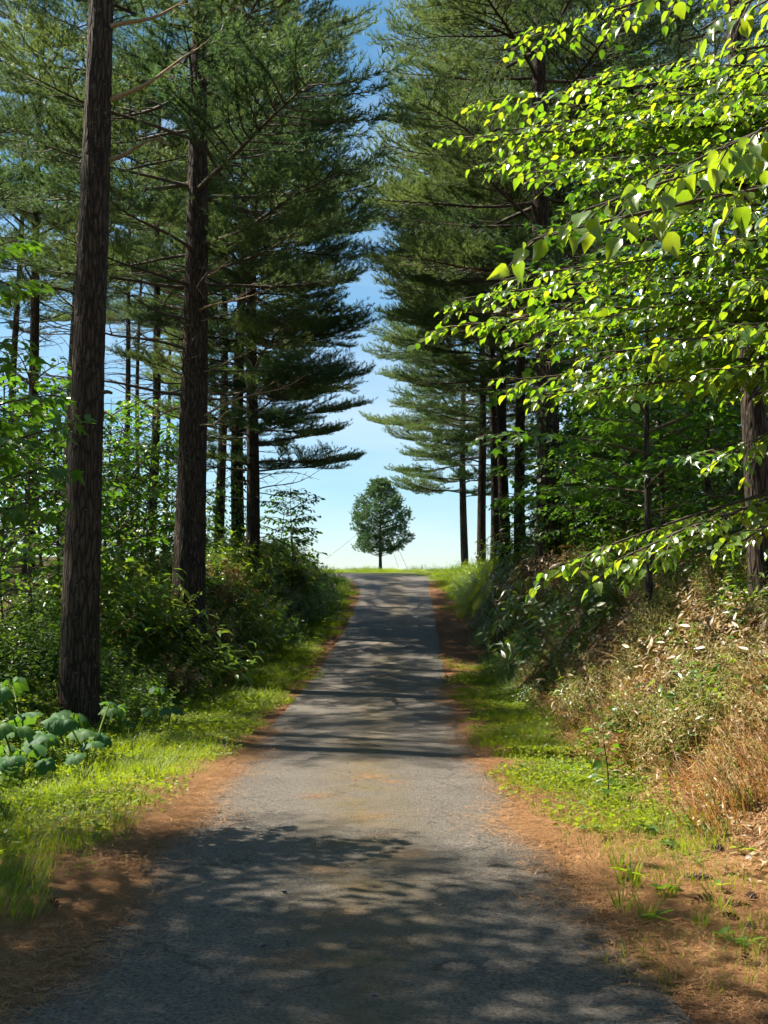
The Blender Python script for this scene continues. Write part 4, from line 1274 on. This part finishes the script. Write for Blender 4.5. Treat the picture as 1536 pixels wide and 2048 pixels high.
# verge grass
lwL = lambda y: np.interp(y, [4, 8, 10.5, 14, 20, 30, 45], [.66, .58, .40, .30, .28, .3, .25])
gl = spread(201, 620, -1, .15, 2.2, 6, 24, lambda x, y, d: sstep(-.15, .35, d - lwL(y)) * (.35 + .65 * patch(7)(x, y, d)), 1.1)
gl2 = spread(202, 300, -1, .15, 1.5, 22, 50, lambda x, y, d: sstep(-.1, .3, d - lwL(y) - .5 * sstep(43, 50, y)), 1.0, .8, 1.3)
gr = spread(203, 330, 1, .20, 1.45, 8.0, 26, lambda x, y, d: sstep(.15, .5, d) * (1 - sstep(.8, 1.2, d)) * patch(9, 1.0, -.4, .1)(x, y, d), 1.1, .6, 1.15)
gr2 = spread(204, 110, 1, .7, 1.7, 36, 53, None, 1.0, .9, 1.5)
gr3 = spread(205, 26, 1, .15, 1.2, 4.8, 8.6, lambda x, y, d: patch(10, 1.6, -.2, .3)(x, y, d), 1.0, .6, 1.2)
scatter('verge_grass', GRASS, *cat3(gl, gl2, gr, gr2, gr3), 'short green grass growing along both edges of the lane', 'grass')
hl = spread(211, 420, -1, .3, 3.4, 6, 24, lambda x, y, d: sstep(-.1, .5, d - lwL(y)), 1.1, .8, 1.7)
hr = spread(212, 260, 1, .25, 1.4, 8.4, 24, lambda x, y, d: sstep(.25, .6, d) * (1 - sstep(.8, 1.2, d)), 1.1, .7, 1.3)
scatter('verge_herbs', HERB, *cat3(hl, hr), 'low leafy herbs and clover mixed into the verge grass', 'weeds')
# field on the crest
rng = np.random.default_rng(9)
n = 700
x = rng.uniform(-16, 16, n); y = 52.5 + 34 * rng.uniform(0, 1, n) ** 1.2
k = road_dist(x, y) > HALF * 1.3 + .45
x, y = x[k], y[k]
fld = (np.stack([x, y, ground_z(x, y)], 1), np.stack([rng.normal(0, .1, len(x)), rng.normal(0, .1, len(x)), rng.uniform(0, 6, len(x))], 1), rng.uniform(.8, 1.5, len(x)))
scatter('field_grass', GRASS, *fld, 'bright meadow grass along the crest under the lone tree', 'grass')
n = 120
x = rng.uniform(-12, 12, n); y = rng.uniform(66, 80, n)
scatter('meadow_weeds', WEED, np.stack([x, y, ground_z(x, y)], 1), np.stack([x * 0, x * 0, rng.uniform(0, 6, n)], 1), rng.uniform(.3, .75, n), 'taller weeds round the foot of the lone tree', 'weeds')

# left bank
toe = lambda x, y, d: sstep(1.2, 2.0, d)
w1 = spread(221, 520, -1, 1.4, 5.2, 9.5, 32, lambda x, y, d: toe(x, y, d) * (.25 + .75 * patch(14)(x, y, d)), 1.2, .7, 1.5, clear=True)
w2 = spread(222, 200, -1, 1.0, 4.6, 28, 50, None, 1.0, .8, 1.6)
w3 = spread(227, 90, -1, 1.5, 3.4, 10.2, 15.2, None, 1.0, .25, .5)
scatter('bank_weeds', WEED, *cat3(w1, w2, w3), 'dense green weeds covering the bank under the pines', 'undergrowth')
f1 = spread(223, 260, -1, 1.8, 5, 9.5, 32, toe, 1.1, .8, 1.5, clear=True)
scatter('bank_ferns', FERN, *f1, 'ferns growing between the weeds on the shady bank', 'ferns')
b1 = spread(224, 260, -1, 1.6, 4.6, 12, 46, lambda x, y, d: toe(x, y, d) * patch(17, .6)(x, y, d), 1.1, .8, 1.5, clear=True)
b2 = spread(225, 100, 1, 1.7, 4.2, 17, 40, lambda x, y, d: sstep(1.3, 2.2, d) * patch(18, .6)(x, y, d), 1.1, .8, 1.4)
b3 = spread(226, 60, 1, 1.6, 4.6, 8.5, 16, None, 1.0, .4, .75)
scatter('dwarf_bamboo', BAMB, *cat3(b1, b2, b3), 'green dwarf bamboo leaves spread over the banks', 'undergrowth')
# right bank
r1 = spread(231, 150, 1, 1.3, 4.5, 14, 44, lambda x, y, d: sstep(1.3, 2.0, d) * (.4 + .6 * patch(19, .8, -.3, .2)(x, y, d)), 1.3, .45, 1.0)
r3 = spread(233, 110, 1, 3.2, 5, 12, 46, None, 1.0, .8, 1.6)
scatter('bank_leaf_weeds', WEED, *cat3(r1, r3), 'green weeds climbing the bank below the black pine trunk', 'undergrowth')
r2 = spread(232, 330, 1, 1.0, 3.2, 10.5, 40, patch(20, .9, -.3, .2), 1.5, .4, .95)
r4 = spread(234, 230, 1, 1.1, 4.2, 8.0, 17, patch(29, 1.1, -.2, .3), 1.0, .35, .8)
r5 = spread(235, 100, 1, 1.1, 2.6, 40, 53, None, 1.0, .8, 1.5)
r6 = spread(236, 460, 1, .9, 3.4, 15, 46, None, 1.2, .35, .8)
scatter('sunlit_weeds', WEEDL, *cat3(r2, r4, r5, r6), 'fresh yellow-green weeds catching the sun at the foot of the bank', 'undergrowth')
d1 = spread(241, 260, 1, 1.2, 4.6, 8.6, 18, lambda x, y, d: sstep(1.2, 2.0, d), 1.0, .4, .85)
d2 = spread(242, 120, 1, 1.6, 4.4, 14, 30, patch(23, .6), 1.0, .7, 1.3)
d3 = spread(243, 80, -1, 1.8, 4.5, 16, 46, patch(24, .6, 0, .4), 1.0, .7, 1.3)
scatter('withered_bamboo', BDRY, *cat3(d1, d2, d3), 'withered pale brown dwarf bamboo tangled on the bank', 'undergrowth')
s1 = spread(251, 240, 1, 1.1, 4.0, 8.2, 17, lambda x, y, d: sstep(1.0, 1.7, d) * patch(25, .9, -.5, 0)(x, y, d), 1.0, .6, 1.2)
scatter('dry_grass', STRAW, *s1, 'orange-brown dry grass standing on the sunny bank', 'grass')
p1 = spread(261, 560, 1, 1.3, 3.8, 8.0, 15, patch(27, .9, -.3, .2), 1.0, .7, 1.1)
scatter('seeding_grass', PANI, *p1, 'pale feathery seed heads of tall grass on the sunny bank', 'grass')
l1 = spread(271, 300, -1, .05, .80, 4.6, 16, lambda x, y, d: 1 - sstep(-.1, .25, d - lwL(y)), 1.2, .7, 1.3, .03)
l2 = spread(272, 150, 1, .1, .45, 8, 22, None, 1.2, .7, 1.2, .03)
l3 = spread(273, 260, 1, .1, 2.4, 4.6, 9.5, None, 1.0, .7, 1.3, .03)
l4 = spread(274, 110, 1, 1.0, 2.8, 8.5, 16, None, 1.1, .7, 1.3, .1)
rng = np.random.default_rng(33)
y = rng.uniform(4.8, 17, 26); x = road_x(y) + rng.normal(0, .22, 26)
l5 = (np.stack([x, y, base_z(y) + .012], 1), np.stack([y * 0, y * 0, y], 1), rng.uniform(.2, .5, 26))
scatter('needle_litter', LITT, *cat3(l1, l2, l3, l4, l5), 'fallen orange-brown pine needles matted along the lane edges', 'needle litter')
q1 = spread(281, 210, 1, .95, 3.0, 6.4, 15, lambda x, y, d: sstep(.8, 1.4, d), 1.0, .7, 1.3, .15)
q2 = spread(282, 110, 1, 2.0, 5.0, 9, 26, None, 1.0, .8, 1.5, .25)
scatter('dead_leaf_litter', DLEAF, *cat3(q1, q2), 'dry fallen leaves and straws lying on the slope', 'leaf litter')

# ------------------------------------------------------------------ single plants
def butterbur_leaf():
    n = 22; o = []
    T = [(0, 0, 0)]; rows = []
    for k, rr in ((1, .35), (2, .72), (3, 1.0)):
        row = []
        for i in range(n):
            a = math.radians(18 + 324 * i / (n - 1)) - math.pi
            wob = 1 + .09 * math.sin(i * 2.1) + (.06 if i % 2 else -.05) * (k == 3)
            rad = rr * .52 * wob
            zz = .07 * math.sin(rr * 2.4) - .20 * rr ** 2.2 + (.034 * rr if i % 2 else -.028 * rr) + .06 * rr * math.sin(i * .9) + .03 * rr * math.sin(i * 2.3 + 1)
            row.append(len(T)); T.append((rad * math.cos(a) * 1.0, rad * math.sin(a), zz))
        rows.append(row)
    F = [[0, rows[0][i], rows[0][i + 1]] for i in range(n - 1)]
    for a, b in zip(rows[:-1], rows[1:]):
        for i in range(n - 1):
            F += [[a[i], b[i], b[i + 1]], [a[i], b[i + 1], a[i + 1]]]
    return mk_mesh('butterbur_leaf', np.array(T), np.array(F), [M['butterbur']])
BB = butterbur_leaf()
# leaf centres as they show in the photograph: pixel, distance, width in metres, tilt
bb_leaves = [((45, 1375), 12.6, .62), ((150, 1352), 13.2, .60), ((90, 1400), 12.0, .55), ((165, 1410), 12.0, .50), ((25, 1330), 13.6, .60), ((60, 1450), 11.2, .50), ((20, 1480), 10.4, .42),
             ((105, 1372), 12.8, .5), ((185, 1452), 11.6, .36), ((10, 1420), 11.4, .5), ((235, 1362), 14.0, .42), ((262, 1340), 14.6, .36), ((320, 1325), 15.6, .46), ((345, 1372), 14.6, .50), ((300, 1400), 13.6, .30), ((130, 1440), 11.6, .4), ((220, 1385), 13.2, .34), ((0, 1378), 12.4, .5), ((75, 1415), 11.8, .5), ((122, 1396), 12.4, .55), ((205, 1425), 12.2, .42), ((40, 1440), 11.0, .45), ((150, 1465), 11.0, .32), ((95, 1470), 10.8, .35), ((0, 1450), 10.8, .45), ((220, 1345), 13.8, .4)]
plants = {}
rng = np.random.default_rng(88)
groups = [(0, 2, 4, 17, 18), (1, 7, 8, 19), (3, 15, 16, 20, 22), (5, 6, 9, 21, 23, 24), (10, 11, 14, 25), (12, 13)]
labs = ['butterbur plant with the widest round leaves at the picture edge', 'butterbur plant with round leaves against the foot of the biggest trunk', 'butterbur plant with drooping leaves in front of the biggest trunk', 'butterbur plant with low leaves nearest the verge grass at the edge', 'bright butterbur plant just beside the biggest trunk foot', 'butterbur plant with rumpled leaves in the weeds by the verge']
for gi, (g, lab) in enumerate(zip(groups, labs)):
    P = [W(bb_leaves[i][0][0], bb_leaves[i][0][1], bb_leaves[i][1]) for i in g]
    c = np.mean(P, axis=0); bx, by = c[0], c[1] + .1
    base = np.array([bx, by, gz(bx, by)])
    root = empty('butterbur_plant', base)
    tag(root, lab, 'plant', 'butterbur plants under the pines')
    for i, p in zip(g, P):
        p[2] = min(max(p[2], gz(p[0], p[1]) + .12), gz(p[0], p[1]) + rng.uniform(.22, .62))
        q = p - base
        t = np.linspace(0, 1, 6)[:, None]
        st = np.array([0, 0, -.05]) * (1 - t) + q * t + np.array([0, 0, .10]) * (4 * t * (1 - t)) * .6
        V, F = tube(st, .011, 5)
        obj('stalk', mk_mesh('butterbur_stalk', V, F, [M['grass']]), root)
        az = math.atan2(q[1], q[0])
        obj('leaf', BB, root, q, Euler((rng.uniform(-.4, .4), rng.uniform(-.05, .55), az + rng.uniform(-.9, .9))), (bb_leaves[i][2] * .64 * rng.uniform(.8, 1.1), bb_leaves[i][2] * .64, bb_leaves[i][2] * rng.uniform(.6, 1.3)))

# sapling with rounded leaves in front of the sunny bank
def bank_sapling():
    p = W(1212, 1528, 9.6); p[2] = gz(p[0], p[1])
    root = empty('leafy_seedling', p)
    tag(root, 'upright seedling with rounded dark green leaves in front of the sunny bank', 'plant')
    t = np.linspace(0, 1, 8)
    P = np.stack([.02 * np.sin(t * 5), .02 * t, .74 * t], 1)
    V, F = tube(P, .006 * (1 - t) + .002, 5)
    obj('stem', mk_mesh('seedling_stem', V, F, [M['twig']]), root)
    lm = leaf_mesh('seedling_leaf', LEAF_OVATE, M['leaf_shrub'])
    rng = np.random.default_rng(4)
    for i in range(30):
        u = .2 + .8 * i / 30
        c = np.array([np.interp(u, t, P[:, k]) for k in range(3)])
        az = i * 2.2
        d = norm([math.cos(az), math.sin(az), rng.uniform(-.5, .3)])
        nn = norm(UP + rng.normal(size=3) * .35)
        X = d; Yv = norm(np.cross(nn, X)); Z = np.cross(X, Yv)
        obj('leaf', lm, root, c + d * rng.uniform(.02, .10), Matrix((X, Yv, Z)).transposed().to_euler(), rng.uniform(.075, .125))
bank_sapling()

# grass tufts and broad-leaved seedlings on the needle carpet at the lower right
TUFT = [t_grass(401, 30, .12, .30, .05, .009), t_grass(402, 24, .10, .24, .05, .008)]
for k, (px, py, Y, s, lab) in enumerate(((1260, 1815, 6.75, 1.0, 'tallest yellow-green grass tuft on the needle carpet by the asphalt'), (1330, 1850, 6.5, .9, 'grass tuft among leaves between asphalt and pine cones'), (1245, 1880, 6.3, .7, 'small grass tuft right at the asphalt edge'),
                                (1440, 1885, 6.2, .95, 'thin upright grass tuft near the pine cones'), (1295, 1900, 6.1, .7, 'low grass tuft next to the small leafy seedling'), (1235, 1735, 7.3, .8, 'soft grass tuft at the end of the lit verge'),
                                (1400, 1930, 5.9, .6, 'sparse grass tuft on bare brown needles'), (160, 1540, 10.6, 1.3, 'tall grass tuft on the lit verge opposite'), (310, 1545, 10.9, 1.1, 'grass tuft spilling over the orange needles at the lane edge'), (60, 1740, 7.8, 1.2, 'leaning grass tuft at the shady picture edge'))):
    p = W(px, py, Y); p[2] = gz(p[0], p[1])
    o = obj('grass_tuft', TUFT[k % 2], None, p, (0, 0, k * 1.3), s * 1.1)
    tag(o, lab, 'grass tuft', 'single grass tufts')
def seedling(px, py, Y, n, size, lab, seed, mat='leaf_shrub', h=.05):
    rng = np.random.default_rng(seed)
    p = W(px, py, Y); p[2] = gz(p[0], p[1])
    root = empty('seedling', p); tag(root, lab, 'plant', 'small seedlings on the needle carpet')
    V, F = tube(np.array([[0, 0, -.02], [0, .005, h]]), .003, 4)
    obj('stem', mk_mesh('seedling_stem', V, F, [M['grass']]), root)
    lm = leaf_mesh('seedling_leaf', LEAF_OVATE, M[mat])
    for i in range(n):
        az = i * 6.28 / n + rng.normal() * .4
        d = norm([math.cos(az), math.sin(az), rng.uniform(-.1, .5)]); nn = norm(UP + rng.normal(size=3) * .25)
        Yv = norm(np.cross(nn, d)); Z = np.cross(d, Yv)
        obj('leaf', lm, root, np.array([0, 0, h]) + d * .02, Matrix((d, Yv, Z)).transposed().to_euler(), size * rng.uniform(.7, 1.2))
for k, a in enumerate(((1248, 1778, 7.0, 4, .12, 'dark broad-leaved seedling right above the tallest grass tuft'), (1330, 1840, 6.55, 5, .10, 'pale seedling in the middle of the grass tufts'), (1310, 1922, 6.0, 5, .10, 'low seedling with spread leaves at the asphalt corner'),
                       (1440, 1830, 6.6, 4, .07, 'grey-green seedling beside the largest pine cone'), (1390, 1748, 7.3, 3, .06, 'tiny bright seedling alone on brown needles'), (1345, 1695, 7.8, 6, .08, 'seedling with pointed leaves below the dry straws'),
                       (1490, 1690, 7.6, 7, .08, 'leafy seedling at the picture edge above the cones'), (1500, 1990, 5.5, 8, .07, 'dim leafy seedling in the lowest corner'), (1450, 2000, 5.6, 6, .06, 'dim low seedling just before the lowest corner'),
                       (1180, 1650, 8.4, 5, .07, 'seedling at the end of the bright verge'), (1400, 1440, 9.4, 4, .14, 'big rounded bright leaves low on the sunny bank'), (1320, 1475, 9.3, 4, .10, 'dark seedling left of the big rounded leaves'), (1365, 1580, 8.6, 5, .09, 'blue-green seedling on dry straws'), (1290, 1610, 8.4, 5, .10, 'seedling with drooping leaves at the foot of the straws'))):
    seedling(*a, seed=900 + k, mat='leaf_shrub' if k % 3 else 'leaf')

# pine cones
def cone_mesh(seed):
    rng = np.random.default_rng(seed); mb = MB()
    t = np.linspace(0, 1, 7)
    mb.tube(np.stack([t * .12, 0 * t, .004 * np.sin(t * 3)], 1), .010 * np.sin(np.pi * (.12 + .8 * t)) + .002, 6)
    for i in range(56):
        u = i / 56; a = i * 2.39996
        r = .012 * math.sin(math.pi * (.15 + .8 * u)) + .004
        d = np.array([.35 + .5 * u, math.cos(a), math.sin(a)]); d = d / np.linalg.norm(d)
        p = np.array([u * .118, r * math.cos(a) * .5, r * math.sin(a) * .5])
        sd = np.cross(d, [1, 0, 0]); sd /= np.linalg.norm(sd)
        l = (.024 * math.sin(math.pi * (.2 + .7 * u)) + .006); w = .010
        e = p + d * l
        mb.add(np.vstack([p - sd * w * .3, p + sd * w * .3, p + d * l * .6 + sd * w * .6, e, p + d * l * .6 - sd * w * .6, p + d * l * .5 + np.cross(sd, d) * .003]), [[0, 1, 5], [1, 2, 5], [2, 3, 5], [3, 4, 5], [4, 0, 5]])
    return mb.mesh('pine_cone_%d' % seed, [M['cone']], False)
CONE = [cone_mesh(1), cone_mesh(2)]
for k, (px, py, s, lab) in enumerate(((1365, 1766, 1.15, 'longest pine cone lying level on the brown needles'), (1300, 1760, .5, 'small dark cone piece just before the longest cone'), (1425, 1805, 1.1, 'fat scaly pine cone behind a touching second cone'), (1450, 1815, .9, 'pine cone touching the fat scaly cone'),
                             (1505, 1812, .9, 'slim pine cone near the picture edge'), (1480, 1795, .6, 'short pine cone between two long ones'), (1445, 1838, .8, 'reddish pine cone under the grey-green seedling'), (1500, 1868, .8, 'black upright pine cone at the picture edge'), (1458, 1875, .6, 'dark cone stub beside the black cone'),
                             (1490, 1918, .75, 'half-buried cone low on the needles'), (1310, 1704, .9, 'dark cone under the dry straws'), (1360, 1702, .8, 'round dark cone beside the straw heap'), (1225, 1688, .8, 'black cone at the end of the bright verge'), (1205, 1682, .7, 'black cone closest to the verge grass'),
                             (1440, 1712, 1.2, 'old grey cone lying along a stick'), (1475, 1758, .8, 'dark cone beside moss at the edge'), (98, 1812, .9, 'brown pine cone on the orange needles opposite'), (180, 1668, .7, 'small dark cone at the grass edge opposite'))):
    r = ray(px, py); t = 6.0
    for _ in range(30):      # where the sight line meets the ground
        q = r / r[1] * t
        z = gz(q[0], t)
        t += (q[2] + CAMH - z) * 2.2
        t = min(max(t, 4.0), 12.0)
    q = r / r[1] * t
    o = obj('pine_cone', CONE[k % 2], None, (q[0], t, gz(q[0], t) + .020 * s), (k * 1.1, .1 * math.sin(k), k * 1.9 if k != 7 else 1.2), s * 1.35)
    tag(o, lab, 'pine cone', 'pine cones on the needle carpet')

# loose stones and bark crumbs on the asphalt
def stone_mesh(seed):
    rng = np.random.default_rng(seed)
    import bmesh
    bm = bmesh.new(); bmesh.ops.create_icosphere(bm, subdivisions=1, radius=1)
    for v in bm.verts:
        v.co = v.co * rng.uniform(.7, 1.15); v.co.z *= .6
    me = bpy.data.meshes.new('stone_%d' % seed); bm.to_mesh(me); bm.free()
    me.materials.append(M['stone'])
    return me
ST = [stone_mesh(i) for i in range(4)]
spots = [(568, 1785, .020), (523, 1893, .022), (460, 1525, .015), (695, 1527, .015), (478, 1497, .016), (455, 1533, .014), (574, 1890, .012), (536, 1817, .012), (716, 1896, .013), (692, 1888, .013), (640, 1970, .012), (575, 1883, .012), (748, 1992, .014), (727, 1408, .018), (705, 1395, .015), (745, 1420, .014), (720, 1440, .013), (700, 1545, .011), (722, 1698, .012), (676, 1705, .012), (305, 1892, .012), (100, 1893, .011), (690, 1735, .011), (660, 1690, .010), (712, 1560, .010), (735, 1510, .010), (680, 1840, .010), (1180, 2010, .012), (535, 2010, .012), (760, 1480, .012)]
for k, (px, py, s) in enumerate(spots):
    r = ray(px, py); t = 6.0
    for _ in range(40):
        q = r / r[1] * t; z = float(base_z(t)) + .018
        t += (q[2] + CAMH - z) * 2.0
        t = min(max(t, 4.0), 30.0)
    q = r / r[1] * t
    o = obj('stone', ST[k % 4], None, (q[0], t, float(base_z(t)) + .018 + s * .4), (0, 0, k), s)
    tag(o, 'tiny dark loose stone lying on the worn asphalt', 'stone', 'loose stones on the asphalt')

# fallen sticks
for k, (a, bb, Y, lab) in enumerate((((1250, 1682), (1300, 1694), 7.9, 'thin pale stick across the brown needles'), ((980, 1535), (1005, 1538), 11.4, 'short dark twig at the asphalt edge'), ((268, 1645), (304, 1648), 8.6, 'dark broken stick on the orange needles'), ((1340, 1700), (1480, 1650), 7.6, 'long dry stick lying at the foot of the brush'))):
    A = W(*a, Y); B = W(*bb, Y + .1); A[2] = gz(A[0], A[1]) + .012; B[2] = gz(B[0], B[1]) + .02
    V, F = tube(np.array([A, (A + B) / 2 + [0, .02, .012], B]) - A, [.007, .006, .003], 5)
    tag(obj('stick', mk_mesh('stick', V, F, [M['deadwood']]), None, A), lab, 'stick', 'fallen sticks')

# ivy on two trunks
def ivy(px, Y, r, h0, h1, lab, seed):
    rng = np.random.default_rng(seed)
    b = pbase(px, Y)
    n = 420
    th = rng.normal(-math.pi / 2, 1.0, n); h = h0 + (h1 - h0) * rng.uniform(0, 1, n) ** 1.4
    rr = r * (1 - h / 24) + rng.uniform(.01, .10, n)
    pos = np.stack([rr * np.cos(th), rr * np.sin(th), h], 1)
    out = np.stack([np.cos(th), np.sin(th), np.full(n, .5)], 1) + rng.normal(size=(n, 3)) * .3
    xd = np.stack([-np.sin(th), np.cos(th), np.full(n, -.8)], 1) + rng.normal(size=(n, 3)) * .5
    mb = MB(); mb.leaves(LEAF_OVATE[0], LEAF_OVATE[1], pos, xd, out, rng.uniform(.08, .15, n))
    t = np.linspace(0, 1, 12)
    mb.tube(np.stack([(r + .01) * np.cos(-1.5 + .5 * np.sin(t * 5)), (r + .01) * np.sin(-1.5 + .5 * np.sin(t * 5)), t * h1], 1), .012 * (1 - t) + .003, 4, m=1)
    o = obj('ivy', mb.mesh('ivy_%d' % seed, [M['leaf_shrub'], M['twig']]), None, b)
    tag(o, lab, 'ivy')
ivy(476, 36, .24, .1, 4.2, 'ivy climbing the middle one of the three slim pines', 1)
ivy(1095, 27, .34, .5, 8.0, 'ivy climbing the massive black pine trunk', 2)
ivy(437, 42, .21, .1, 3.4, 'ivy patches on the grey slim pine', 3)
